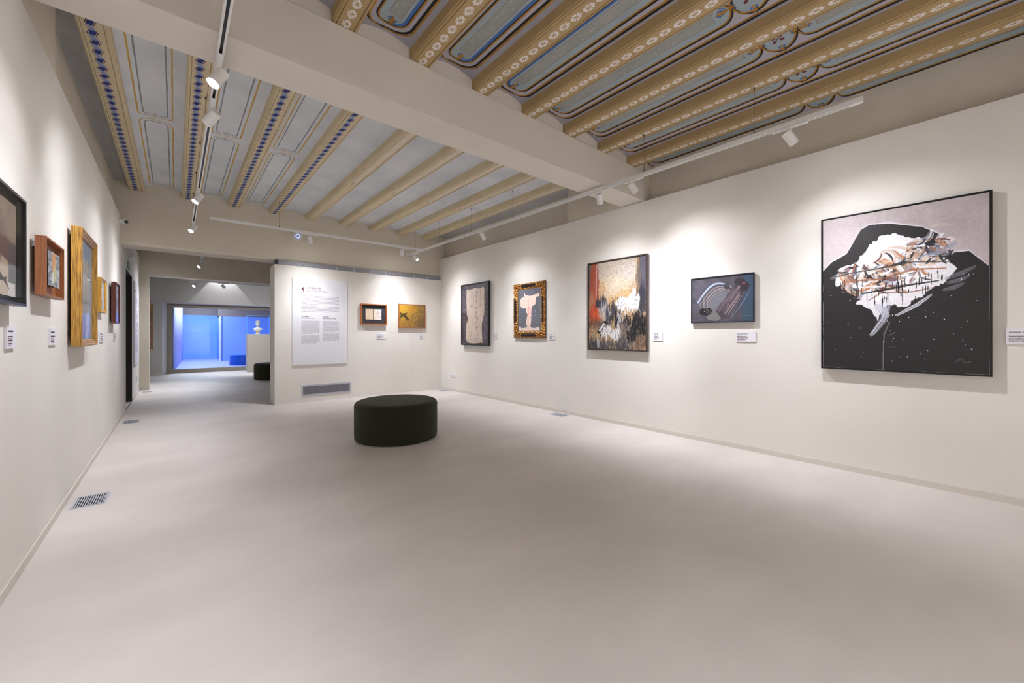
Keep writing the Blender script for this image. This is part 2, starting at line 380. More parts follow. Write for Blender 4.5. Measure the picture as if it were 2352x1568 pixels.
# ceiling on the near side of the beam, painted cartouches in every bay
mb = MB(); bays = [(-.725, RJ[0])] + [(RJ[i] + JW, RJ[i + 1]) for i in range(8)] + [(RJ[8] + JW, 4.9)]
YM = 1.028
for i, (a, b) in enumerate(bays):
    vault(mb, a, b, -.88, 2.95, LILAC)
    hw = (b - a) / 2 if 0 < i < 9 else .2165
    xc = (a + b) / 2 if 0 < i < 9 else (b - .2165 if i == 0 else a + .2165)
    real = (b - a) / 2; rc = (a + b) / 2
    dz = [.0005]; mir = -1 if xc > 2.2 else 1       # the painted relief is mirrored about the middle of the room
    def put(u, y):
        u = u * mir
        if i in (0, 9):
            u2 = xc + u - rc; return (xc + u, y, vz(u2, real) - dz[0])
        return (xc + u, y, vz(u, hw) - dz[0])
    fill(mb, hw_round(.163, YM - 1.853, YM + 1.853, .13), YM - 1.853, YM + 1.853, LILACL, put)
    dz[0] = .0009
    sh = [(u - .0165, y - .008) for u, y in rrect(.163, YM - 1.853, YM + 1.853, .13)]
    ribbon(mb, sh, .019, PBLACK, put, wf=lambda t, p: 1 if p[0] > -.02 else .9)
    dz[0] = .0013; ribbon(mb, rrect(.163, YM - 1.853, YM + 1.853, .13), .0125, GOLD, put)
    for sgn in (1, -1):
        p, q = (YM + .125, YM + 1.80) if sgn > 0 else (YM - 1.80, YM - .125)
        dz[0] = .0010; fill(mb, hw_round(.108, p, q, .1), p, q, PGREY, put)
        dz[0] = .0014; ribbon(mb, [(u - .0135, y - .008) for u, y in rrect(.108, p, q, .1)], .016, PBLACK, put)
        # cobalt reveal on the right inside of the cartouche
        dz[0] = .0016
        path = [(.086, q - .10), (.086, p + .10)] if False else None
        arc = [(-.0 + .083 * math.cos(t), p + .1 + .083 * math.sin(t)) for t in [-PI / 2 + PI / 2 * k / 8 for k in range(9)]]
        arc2 = [(.083 * math.cos(t), q - .1 + .083 * math.sin(t)) for t in [PI / 2 * k / 8 for k in range(9)]]
        mid = [(.083, p + .1 + (q - p - .2) * k / 14) for k in range(1, 14)]
        full = arc + mid + arc2; nn = len(full)
        ribbon(mb, full, .022, PBLUE, put, False, wf=lambda t, p_: min(1, max(.05, math.sin(PI * min(max(t, 0.02), .98)) * 2.2)))
        dz[0] = .0018; ribbon(mb, rrect(.108, p, q, .1), .011, GOLD, put)
        # inner panel
        dz[0] = .0013; a0, a1 = p + .115, q - .115
        mb.poly([put(-.05, a0), put(-.017, a0 - .0), put(.017, a0 + .012), put(.05, a0 - .03), put(.05, a0)], TAUPE)
        fill(mb, lambda y: .05, a0, a1, TAUPE, put, ny=24, nu=4)
        dz[0] = .0016
        for u in (-.05, .05): ribbon(mb, [(u, a0 + (a1 - a0) * k / 20) for k in range(21)], .0022, PREDL, put, False)
        for e, s in ((a0, -1), (a1, 1)):
            ribbon(mb, [(-.05, e), (-.03, e + s * .004), (-.012, e - s * .008), (.004, e + s * .006), (.02, e - s * .004), (.05, e + s * .028)], .0022, PREDL, put, False)
            ribbon(mb, [(.05, e), (.05, e + s * .028)], .0022, PREDL, put, False)
        rnd = random.Random(i * 7 + sgn)
        for k in range(70):
            y = rnd.uniform(a0 + .04, a1 - .04); u = rnd.uniform(-.038, .038)
            if rnd.random() < .5: disc(mb, u, y, rnd.uniform(.0015, .003), CREAM, put, 6, 1.6)
            else:
                t = rnd.uniform(0, PI); l = rnd.uniform(.006, .016)
                ribbon(mb, [(u, y), (u + l * math.cos(t) * .6, y + l * math.sin(t)), (u + l * math.cos(t + 1), y + l * math.sin(t + 1))], .0015, CREAM, put, False)
        # scrolls at both ends
        for e, s in ((q - .02, -1), (p + .02, 1)):
            dz[0] = .0020
            for (u, v, r_) in ((-.018, .03, .010), (-.026, .05, .010), (-.012, .062, .009), (.026, .04, .011), (.02, .02, .01)): disc(mb, u, e + s * v, r_, PBLUE, put)
            dz[0] = .0023
            disc(mb, 0, e, .012, GOLD, put); disc(mb, -.012, e + s * .012, .008, GOLD, put); disc(mb, .012, e + s * .012, .008, GOLD, put)
            leaf(mb, 0, e + s * .02, s * PI / 2, .055, .022, GOLD, put)
            leaf(mb, 0, e + s * .02, s * PI / 2 + .9, .035, .012, GOLD, put); leaf(mb, 0, e + s * .02, s * PI / 2 - .9, .035, .012, GOLD, put)
    # small round medallion in the middle of the bay
    dz[0] = .0012; cir = [(.128 * math.cos(t), YM + .112 * math.sin(t)) for t in [2 * PI * k / 36 for k in range(36)]]
    fill(mb, lambda y: 1.143 * math.sqrt(max(0, .112 ** 2 - (y - YM) ** 2)), YM - .112, YM + .112, PGREY, put, ny=16, nu=8)
    dz[0] = .0024; ribbon(mb, [(u - .012, y - .008) for u, y in cir], .016, PBLACK, put)
    dz[0] = .0027; ribbon(mb, cir, .012, GOLD, put)
    ribbon(mb, [(.09 * math.cos(t), YM + .09 * math.sin(t)) for t in [-.9 + 1.8 * k / 12 for k in range(13)]], .014, PBLUE, put, False, wf=lambda t, p: max(.1, math.sin(PI * t)))
    for an in (0, PI / 2, PI, -PI / 2):
        cx, cy = .128 * math.cos(an), YM + .112 * math.sin(an)
        dz[0] = .0026
        for q in (-.16, .16): disc(mb, .104 * math.cos(an + q), YM + .096 * math.sin(an + q), .011, PBLUE, put)
        dz[0] = .0030; disc(mb, cx - .004, cy - .004, .019, PBLACK, put); dz[0] = .0033
        disc(mb, cx, cy, .015, GOLD, put); disc(mb, cx * .0 + .094 * math.cos(an), YM + .094 * math.sin(an), .010, GOLD, put)
        dz[0] = .0022
        leaf(mb, 0, YM, an + PI / 4, .045, .028, PRED, put, .010)
    disc(mb, 0, YM, .009, PRED, put)
mb.box(-1.0, 5.2, -3.4, 3.0, 3.72, 3.78, DARK); mb.box(-.95, 5.1, -3.3, -1.2, 3.6, 3.64, OLDW)
struct(mb, 'ceiling')

# ================================================================ LIGHTING TRACKS
SLOT = mat('track_slot', (40, 42, 48), 0.4)
CLIP = mat('dark_wire_clip', (66, 58, 52), 0.5)
def track(label, axis, c, a, b, z=2.962, wires=(), ztop=3.41, group='ceiling lighting tracks', inner_slot=True):
    """axis 'y': runs along Y at x=c; axis 'x': along X at y=c. z = underside"""
    L = b - a
    loc = (c, a, z) if axis == 'y' else (a, c, z)
    root = thing('lighting_track', label, 'lighting track', loc, PI / 2 if axis == 'y' else 0, group)
    W, Hh, sw, sd = .019, .036, .008, .022
    mb = MB(); P = [(-W, 0), (-W, Hh), (W, Hh), (W, 0), (sw, 0), (sw, sd), (-sw, sd), (-sw, 0)]
    vs = [(0.08, p[0], p[1]) for p in P] + [(L - .08, p[0], p[1]) for p in P]; n = 8
    mb.add(vs, [(i, (i + 1) % n, n + (i + 1) % n, n + i) for i in range(n)], WHITE)
    for o, rev in ((0, 0), (8, 1)):
        for f in ((0, 1, 6, 7), (1, 2, 5, 6), (2, 3, 4, 5)): mb.add([vs[o + k] for k in f], [(0, 1, 2, 3)], WHITE)
    mb.build('rail', root)
    mb = MB(); mb.box(0.08, L - .08, -sw, sw, sd - .004, sd - .0005, SLOT); mb.build('conductor_slot', root)
    for e in ((0, .0795), (L - .0795, L)):
        mb = MB(); mb.box(e[0], e[1], -W - .0005, W + .0005, -.001, Hh + .0005, WHITE); mb.build('end_cap', root, .002)
    for wpos in wires:
        mb = MB(); d = wpos - a; top = ztop - z
        mb.tube((d, 0, Hh), (d, 0, top), .0012, .0012, CLIP, 6)
        mb.tube((d, 0, Hh), (d, 0, Hh + .028), .005, .004, CLIP, 8); mb.tube((d, 0, top - .024), (d, 0, top), .006, .006, CLIP, 8)
        mb.build('suspension_wire', root)
    return root
track('long white lighting track hanging above the left wall', 'y', .21, -1.8, 7.93, wires=[1.2, 2.35, 3.48, 4.56, 5.66, 6.74, 7.77][3:] + [2.35])
track('long white lighting track hanging in front of the right wall', 'y', 3.86, .57, 8.14, wires=[1.29, 2.36, 4.55, 5.64, 6.72, 7.72])
track('white lighting track hanging in front of the partition', 'x', 7.4, .385, 3.838, wires=[1.292, 3.148])
track('short white lighting track in the passage behind the header', 'y', .452, 8.75, 11.9, ztop=3.6, wires=[9.5])
track('white lighting track in the far room above the big window', 'x', 13.45, .36, 3.0, z=2.66, ztop=3.8, wires=[1.8])

EMIT = mat('lit_lens', (255, 252, 248), 0.4, emit=90.0)
def spotlight(label, track_xy, along, aim, z=2.962, watts=None, size=112, blend=1.0, group='white track spotlights', glow=EMIT, drop=.085, lit=True, head_l=.12):
    x, y = track_xy
    root = thing('track_spotlight', label, 'spotlight', (x, y, z), PI / 2 if along == 'y' else 0, group)
    inv = Matrix.Rotation(-(PI / 2 if along == 'y' else 0), 3, 'Z')
    d = (inv @ (Vector(aim) - Vector((x, y, z - drop)))).normalized()
    beam = d if blend < .5 else (inv @ (Vector((aim[0], aim[1], aim[2] - .6)) - Vector((x, y, z - drop)))).normalized()   # light tilted below the head's axis to brighten the lower wall
    mb = MB(); mb.box(-.125, .125, -.015, .015, -.016, 0, WHITE); mb.build('adapter', root, .003)
    mb = MB(); mb.tube((0, 0, -.014), (0, 0, -.034), .013, .013, WHITE, 14); mb.tube((0, 0, -.034), (0, 0, -drop + .02), .006, .006, WHITE, 10)
    mb.build('swivel', root)
    piv = Vector((0, 0, -drop)); R = .0365
    a = piv - d * head_l * .42; b = piv + d * head_l * .58
    mb = MB()
    mb.tube(a, b, R, R, WHITE, 28, caps=False)
    ax = d.orthogonal().normalized(); bx = d.cross(ax)
    def ring(c, r): return [c + ax * math.cos(2 * PI * k / 28) * r + bx * math.sin(2 * PI * k / 28) * r for k in range(28)]
    mb.poly(ring(a, R)[::-1], WHITE)
    r1, r2, r3 = ring(b, R), ring(b, R - .003), ring(b - d * .012, R - .005)
    mb.add(r1 + r2 + r3, [(k, (k + 1) % 28, 28 + (k + 1) % 28, 28 + k) for k in range(28)] + [(28 + k, 28 + (k + 1) % 28, 56 + (k + 1) % 28, 56 + k) for k in range(28)], WHITE, False)
    head = mb.build('lamp_head', root)
    mb = MB(); mb.poly(ring(b - d * .0125, R - .0035), glow if lit else PLATE); mb.build('lens', head)
    if lit:
        W_ = watts if watts else SPOT_W
        core = (inv @ (Vector((aim[0], aim[1], .35)) - Vector((x, y, z - drop)))).normalized()
        for nm, sz, bl, pw, dr in ((('bulb', size, blend, 1.0, beam),) if blend < .5 else (('bulb', size, blend, .62, beam), ('bulb_core', 74, 1.0, 1.15, core))):
            l = bpy.data.lights.new(nm, 'SPOT'); l.energy = W_ * pw; l.color = SPOT_RGB
            l.spot_size = math.radians(sz); l.spot_blend = bl; l.shadow_soft_size = .022
            lo = bpy.data.objects.new(nm, l); COL.objects.link(lo); lo.parent = root
            lo.location = b + d * .004; lo.rotation_euler = dr.to_track_quat('-Z', 'Y').to_euler()
    return root
TL, TR = .21, 3.86
spotlight('white spotlight over the camera, lighting the black framed collage', (TL, 1.35), 'y', (XL, 1.3, 1.3), watts=20)
spotlight('white spotlight near the left end of the long left track', (TL, .3), 'y', (XL, .5, 1.5), watts=25)
for k, (yy, xx) in enumerate(((-.6, XL), (-1.4, XL))):
    spotlight(('added fill spotlight behind the camera on the left track', 'last added fill spotlight at the near end of the left track')[k], (TL, yy), 'y', (xx + 1.4, yy, 0))  # added out of view, aimed at the floor to raise the fill
track('added lighting track behind the camera for the fill spotlights', 'x', -2.2, .3, 4.3, ztop=3.6, wires=[1, 3.5])  # added unseen track that carries the fill spotlights
for k in range(5): spotlight(f'added fill spotlight behind the camera, {ORD[k]} from the left on the rear track', (.6 + k * .85, -2.2), 'x', (.6 + k * .85, -3.3, .7), watts=58)  # added out of view; their bounce off the rear wall fills the room
spotlight('dazzling white spotlight, nearest visible one on the left track', (TL, 3.12), 'y', (-.52, 2.75, 1.5), watts=31, size=112)
spotlight('white spotlight seen from behind, second nearest on the left track', (TL, 3.72), 'y', (XL, 4.85, 1.8), watts=31, size=112)
spotlight('white spotlight with glowing lens, third along the left track', (TL, 6.03), 'y', (XL, 5.6, 1.5), watts=27, size=112)
spotlight('dazzling spotlight at the far end of the left track', (TL, 7.80), 'y', (XL, 7.1, 1.5), watts=31, size=112)
spotlight('white spotlight in the passage behind the header', (.452, 11.80), 'y', (XL, 11.2, 1.5))
spotlight('glowing spotlight at the track corner beside the partition', (TR, 7.72), 'y', (XR, 6.75, 1.5), watts=36)
spotlight('small white spotlight hanging over the ornate gilt frame', (TR, 5.31), 'y', (XR, 5.12, 1.5), watts=34)
spotlight('upright white spotlight below the end of the cross beam', (TR, 2.95), 'y', (XR, 3.35, 1.5))
spotlight('tilted white spotlight just right of the upright one by the beam', (TR, 2.50), 'y', (XR, 1.95, 1.75))
spotlight('large white spotlight nearest the right end of the right track', (TR, 1.03), 'y', (XR, .45, 1.75), watts=34)
spotlight('white spotlight above the text panel on the partition', (1.75, 7.4), 'x', (2.05, YP, 1.5), watts=33)
spotlight('white spotlight left of the track corner, above the small works', (3.41, 7.4), 'x', (3.65, YP, 1.5), watts=38)
spotlight('dazzling spotlight in the far room', (.40, 13.45), 'x', (-.25, 12.75, 1.6), z=2.66, watts=40)
spotlight('small white spotlight in the far room, right of the dazzling one', (1.0, 13.45), 'x', (2.1, 16.1, 1.7), z=2.66, watts=80)
track('white lighting track high in the far room, close to the window wall', 'x', 16.22, .9, 3.9, z=3.66, ztop=3.8, wires=[2.2])
spotlight('spotlight high over the window in the far room, left one of two', (1.20, 16.22), 'x', (1.20, 16.25, 1.8), z=3.66, watts=30, size=75, blend=.10)
spotlight('spotlight high over the window in the far room, right one of two', (3.40, 16.22), 'x', (3.40, 16.25, 1.8), z=3.66, watts=30, size=75, blend=.10)

# ================================================================ PAINTED CANVASES
rs = np.random.RandomState(3)
def vnoise(nx, ny, fx, fy, seed, octv=3):
    r = np.random.RandomState(seed); out = np.zeros((ny, nx)); amp = 1; tot = 0
    for o in range(octv):
        gx, gy = int(fx * 2 ** o) + 2, int(fy * 2 ** o) + 2; g = r.rand(gy + 1, gx + 1)
        X = np.linspace(0, gx - 1.001, nx); Y = np.linspace(0, gy - 1.001, ny); xi = X.astype(int); yi = Y.astype(int)
        xf = X - xi; yf = Y - yi; xf = xf * xf * (3 - 2 * xf); yf = (yf * yf * (3 - 2 * yf))[:, None]
        a = g[np.ix_(yi, xi)]; b = g[np.ix_(yi, xi + 1)]; c = g[np.ix_(yi + 1, xi)]; d = g[np.ix_(yi + 1, xi + 1)]
        out += amp * ((a * (1 - xf) + b * xf) * (1 - yf) + (c * (1 - xf) + d * xf) * yf); tot += amp; amp *= .55
    return out / tot
class Paint:
    """a picture kept as point colours; u to the right, v downwards, both 0..1"""
    def __init__(s, nx, ny, asp):
        s.nx, s.ny, s.asp = nx, ny, asp; s.U, s.V = np.meshgrid(np.linspace(0, 1, nx), np.linspace(0, 1, ny)); s.C = np.zeros((ny, nx, 3)); s.k = 0
    def n(s, fx, fy, seed=None, o=3):
        s.k += 1; return vnoise(s.nx, s.ny, fx, fy, (seed if seed is not None else s.k * 13), o)
    def mix(s, m, c):
        c = np.array(c, float) / 255; s.C = s.C * (1 - m[..., None]) + c * m[..., None]
    def base(s, c, c2=None, fx=6, fy=6):
        s.C[:] = np.array(c, float) / 255
        if c2 is not None: s.mix(np.clip((s.n(fx, fy) - .35) / .3, 0, 1), c2)
    def poly(s, pts, c, a=1.0, rough=0.0, fr=14):
        U, V = s.U, s.V
        if rough: U = U + (s.n(fr, fr) - .5) * rough; V = V + (s.n(fr, fr) - .5) * rough
        ins = np.zeros_like(U, bool)
        for (x0, y0), (x1, y1) in zip(pts, pts[1:] + pts[:1]):
            if y0 == y1: continue
            ins ^= ((y0 > V) != (y1 > V)) & (U < (x1 - x0) * (V - y0) / (y1 - y0) + x0)
        s.mix(ins * a, c)
    def stroke(s, pts, wd, c, a=1.0, bristle=0.0, taper=True, seed=0):
        """brush stroke of width wd (fraction of the width)"""
        A = s.asp; P = np.array(pts, float); m = np.zeros_like(s.U)
        r = np.random.RandomState(seed + len(pts) * 7); seg = [math.hypot(P[i + 1][0] - P[i][0], (P[i + 1][1] - P[i][1]) * A) for i in range(len(P) - 1)]
        tot = sum(seg) or 1; acc = 0; nb = int(max(3, min(24, wd * s.nx / 1.8))); tab = r.rand(nb)
        for i in range(len(P) - 1):
            x0, y0, x1, y1 = P[i][0], P[i][1] * A, P[i + 1][0], P[i + 1][1] * A; d = max(seg[i], 1e-6)
            lo_x, hi_x = min(x0, x1) - wd, max(x0, x1) + wd; lo_y, hi_y = (min(y0, y1) - wd) / A, (max(y0, y1) + wd) / A
            ix0, ix1 = max(0, int(lo_x * s.nx)), min(s.nx, int(hi_x * s.nx) + 2); iy0, iy1 = max(0, int(lo_y * s.ny)), min(s.ny, int(hi_y * s.ny) + 2)
            if ix0 >= ix1 or iy0 >= iy1: acc += d; continue
            u = s.U[iy0:iy1, ix0:ix1]; v = s.V[iy0:iy1, ix0:ix1] * A
            t = np.clip(((u - x0) * (x1 - x0) + (v - y0) * (y1 - y0)) / d ** 2, 0, 1)
            px = x0 + t * (x1 - x0); py = y0 + t * (y1 - y0); dist = np.hypot(u - px, v - py)
            side = ((u - x0) * (y1 - y0) - (v - y0) * (x1 - x0)) / d
            w = wd / 2
            if taper:
                q = (acc + t * d) / tot; w = w * (0.45 + 0.55 * np.sin(PI * np.clip(q * .9 + .08, 0, 1)))
            mm = (dist < w).astype(float)
            if bristle: mm *= 1 - bristle * (tab[np.clip(((side / wd + .5) * nb).astype(int), 0, nb - 1)] > .5)
            sub = m[iy0:iy1, ix0:ix1]; np.maximum(sub, mm, out=sub); acc += d
        s.mix(m * a, c)
    def blobs(s, n, u0, u1, v0, v1, r0, r1, c, seed=1, a=1.0, asp=1.0):
        r = np.random.RandomState(seed)
        for k in range(n):
            u, v, q = r.uniform(u0, u1), r.uniform(v0, v1), r.uniform(r0, r1)
            ix0, ix1 = max(0, int((u - q) * s.nx)), min(s.nx, int((u + q) * s.nx) + 2); e = q * asp / s.asp
            iy0, iy1 = max(0, int((v - e) * s.ny)), min(s.ny, int((v + e) * s.ny) + 2)
            if ix0 >= ix1 or iy0 >= iy1: continue
            m = (((s.U[iy0:iy1, ix0:ix1] - u) / q) ** 2 + ((s.V[iy0:iy1, ix0:ix1] - v) / e) ** 2 < 1) * a
            s.C[iy0:iy1, ix0:ix1] = s.C[iy0:iy1, ix0:ix1] * (1 - m[..., None]) + np.array(c, float) / 255 * m[..., None]
    def soft(s, u, v, ru, rv, c, a=1.0, jit=0.0, p=1.5):
        d = np.hypot((s.U - u) / ru, (s.V - v) / rv)
        if jit: d = d + (s.n(16, 16) - .5) * jit
        s.mix(np.clip((1.25 - d) * p, 0, 1) * a, c)
    def grain(s, amt, fx=None, fy=None):
        g = rs.rand(s.ny, s.nx) - .5 if fx is None else s.n(fx, fy, o=2) - .5
        s.C = np.clip(s.C * (1 + g[..., None] * amt), 0, 1)
    def build(s, name, parent, w, h, y, mt, relief=0.0, zc=0.0, xc=0.0, thick=0.012, edge=None):
        nx, ny = s.nx, s.ny; X = (s.U - .5) * w + xc; Z = (.5 - s.V) * h + zc
        Y = np.full_like(X, y)
        if relief: Y = Y - (s.n(nx / 5, ny / 5, o=2) + s.C.mean(2) * .5) * relief
        vs = np.stack([X, Y, Z], -1).reshape(-1, 3)
        i = np.arange(nx * ny).reshape(ny, nx); f = np.stack([i[:-1, :-1], i[1:, :-1], i[1:, 1:], i[:-1, 1:]], -1).reshape(-1, 4)
        # plain back and sides so that it has real thickness
        b = len(vs); x0, x1, z0, z1 = xc - w / 2, xc + w / 2, zc - h / 2, zc + h / 2
        ex = [(x0, y, z0), (x1, y, z0), (x1, y, z1), (x0, y, z1), (x0, y + thick, z0), (x1, y + thick, z0), (x1, y + thick, z1), (x0, y + thick, z1)]
        ef = [(4, 7, 6, 5), (0, 4, 5, 1), (1, 5, 6, 2), (2, 6, 7, 3), (3, 7, 4, 0)]
        vs = np.concatenate([vs, np.array(ex)]); f = np.concatenate([f, np.array(ef) + b])
        me = bpy.data.meshes.new(name); me.vertices.add(len(vs)); me.vertices.foreach_set('co', vs.ravel())
        me.loops.add(f.size); me.loops.foreach_set('vertex_index', f.ravel().astype(np.int32)); me.polygons.add(len(f))
        me.polygons.foreach_set('loop_start', np.arange(0, f.size, 4, dtype=np.int32)); me.update(calc_edges=True)
        c = np.clip(s.C, 0, 1).reshape(-1, 3); c = np.where(c <= .04045, c / 12.92, ((c + .055) / 1.055) ** 2.4)
        e = lin(edge if edge else (60, 55, 52)); c = np.concatenate([c, np.tile(e, (8, 1))])
        at = me.color_attributes.new('paint', 'FLOAT_COLOR', 'POINT'); at.data.foreach_set('color', np.concatenate([c, np.ones((len(c), 1))], 1).ravel())
        me.materials.append(mt); o = bpy.data.objects.new(name, me); COL.objects.link(o); o.parent = parent; return o
OIL = attr_mat('oil_paint', 0.45); MATTE = attr_mat('matte_paint', 0.8)

def frame_part(root, w, h, prof, mt, name='frame', lab=None, closed=True):
    """prof: (inset from the outer edge, distance out of the wall), swept around the rectangle"""
    mb = MB(); cs = [(-1, -1), (1, -1), (1, 1), (-1, 1)]; n = len(prof); vs = []
    for cx, cz in cs:
        for i, o in prof: vs.append((cx * (w / 2 - i), -o, cz * (h / 2 - i)))
    fs = []
    for k in range(4):
        for j in range(n if closed else n - 1):
            a = k * n + j; b = k * n + (j + 1) % n; c = ((k + 1) % 4) * n
            fs.append((a, b, c + (j + 1) % n, c + j))
    mb.add(vs, fs, mt); o = mb.build(name, root)
    if lab: o['label'] = lab
    return o
def box_part(root, name, x0, x1, y0, y1, z0, z1, mt, bevel=0.0):
    mb = MB(); mb.box(x0, x1, y0, y1, z0, z1, mt); return mb.build(name, root, bevel)
def hangers(root, w, h, back):
    """two small steel plates that hold the frame off the wall"""
    for sx in (-1, 1):
        box_part(root, 'hanger', sx * w * .42 - .012, sx * w * .42 + .012, -back, -.0005, h / 2 - .06, h / 2 - .03, STEEL)
def picture(label, cat, side, c, z, w, h, out, back, bar, fm, group=None, prof=None):
    root = thing('framed_painting', label, cat, on_wall(side, c, z), RZ[side], group)
    P = prof or [(0, back), (0, out), (bar, out), (bar, back)]
    frame_part(root, w, h, P, fm); hangers(root, w, h, back); return root

# ---------------- right wall, from the far corner towards the camera
def P1():
    p = Paint(190, 260, 1.32); p.base((84, 76, 88), (62, 56, 66), 5, 7)
    for v, a in ((.10, .5), (.125, .4), (.40, .7), (.43, .5), (.47, .5), (.60, .3), (.90, .5)):
        p.stroke([(0, v + .01), (.25, v), (.3, v + .005)], .018, (150, 145, 158), a, .4); p.stroke([(.82, v - .01), (1, v - .02)], .018, (150, 145, 158), a * .8, .4)
    p.stroke([(0, .49), (.2, .49)], .03, (34, 28, 34)); p.stroke([(.8, .45), (1, .44)], .02, (34, 28, 34)); p.poly([(.85, .02), (1, 0), (1, .08), (.86, .08)], (52, 46, 52))
    p.blobs(60, .8, 1, .55, .95, .004, .014, (120, 112, 128), 4)
    edge = [(.18, .075), (.24, .06), (.3, .085), (.42, .07), (.55, .06), (.68, .085), (.83, .065), (.86, .10), (.865, .3), (.85, .52), (.80, .60), (.765, .68), (.775, .84), (.80, .97), (.4, .985), (.2, .965), (.15, .88), (.165, .66), (.215, .61), (.225, .55), (.185, .49), (.175, .3)]
    p.poly([(u * 1.02 - .01, v * 1.008 - .004) for u, v in edge], (70, 48, 36), 1, .02)
    p.poly(edge, (206, 190, 178), 1, .018)
    m = ((np.abs(p.C[..., 0] - 206 / 255) < .02)).astype(float)
    g = p.n(60, 8); p.mix(m * np.clip((g - .45) * 3, 0, 1) * .6, (178, 162, 148)); g = p.n(40, 40); p.mix(m * np.clip((g - .6) * 5, 0, 1) * .6, (150, 130, 112))
    p.mix(m * np.clip((p.n(6, 3) - .45) * 3, 0, 1) * .35, (196, 168, 128)); p.soft(.36, .36, .07, .03, (150, 140, 130), .6, .4)
    for i, (u, v, l) in enumerate([(.56, .12, .03), (.57, .17, .05), (.56, .25, .06), (.72, .11, .04), (.725, .17, .12), (.72, .33, .05), (.55, .37, .05), (.57, .45, .05), (.54, .52, .06), (.63, .55, .05), (.66, .62, .06)]):
        p.stroke([(u, v), (u + .012 * (-1) ** i, v + l * .5), (u - .006, v + l)], .016, (48, 42, 46), .85, .3, seed=i)
    p.stroke([(.55, .62), (.53, .70), (.58, .735), (.66, .70), (.70, .66)], .012, (48, 42, 46)); p.stroke([(.52, .0), (.6, .03), (.6, .09), (.63, .12)], .010, (60, 42, 40))
    p.stroke([(.25, .62), (.27, .8), (.26, .9)], .05, (196, 158, 104), .35, .5); p.blobs(160, .2, .8, .88, .97, .003, .007, (120, 100, 90), 8); p.grain(.14); return p
r = picture('black framed painting of a torn cream sheet on dark purple', 'painting', 'R', 6.716, 1.668, .972, 1.276, .06, .014, .022, BLACK, prof=[(0, .014), (0, .06), (.02, .06), (.022, .05), (.022, .014)])
P1().build('canvas', r, .924, 1.228, -.044, OIL, .002)

def P2():
    p = Paint(150, 200, 1.4); p.base((102, 104, 114), (90, 92, 102), 3, 3)
    C = [(990, 530), (1005, 575), (1060, 585), (1100, 580), (1160, 565), (1158, 600), (1120, 610), (1122, 660), (1110, 690), (1085, 695), (1080, 720), (1065, 790), (1072, 800), (1064, 935), (1110, 945), (1160, 930), (1162, 970), (930, 972), (932, 920), (965, 945), (1022, 938), (1015, 860), (1030, 790), (1015, 760), (1010, 725), (975, 722), (955, 705), (940, 655), (945, 620), (965, 600), (988, 588)]
    q = [((x - 915) / 262, (y - 505) / 482) for x, y in C]
    p.poly(q, (222, 198, 184), 1, .03, 22)
    m = (np.abs(p.C[..., 0] - 222 / 255) < .02).astype(float); p.mix(m * np.clip((p.n(20, 20) - .5) * 4, 0, 1) * .5, (216, 176, 158))
    for i in range(14): p.stroke([(.47 + .012 * math.sin(i), .2 + i * .03), (.49, .26 + i * .03)], .02, (206, 120, 118), .55, .5, seed=i)
    for i, (u, v) in enumerate([(.42, .50), (.5, .52), (.46, .56), (.56, .5), (.5, .6), (.58, .57)]): p.stroke([(u, v - .05), (u + .02, v)], .05, (222, 140, 136), .55, .5, seed=i)
    p.stroke([(.44, .3), (.3, .27), (.34, .25)], .012, (190, 130, 116), .7); p.stroke([(.5, .62), (.48, .9)], .02, (206, 150, 140), .7, .5)
    p.stroke([(.68, .45), (.78, .55), (.78, .62), (.64, .65)], .008, (214, 214, 220), .8); p.stroke([(.17, .5), (.18, .62), (.3, .66)], .006, (190, 190, 200), .6)
    for v in (.46, .5, .56, .6, .63, .66, .79, .82): p.stroke([(.02, v), (.3 if v < .7 else .26, v)], .01, (66, 68, 78), .7)
    for u, v in ((.42, .06), (.52, .05), (.6, .06)): p.stroke([(u, v), (u + .02, v + .03)], .008, (200, 200, 208), .6)
    p.poly([(0, 0), (.03, 0), (.03, 1), (0, 1)], (52, 52, 58)); p.grain(.06); return p
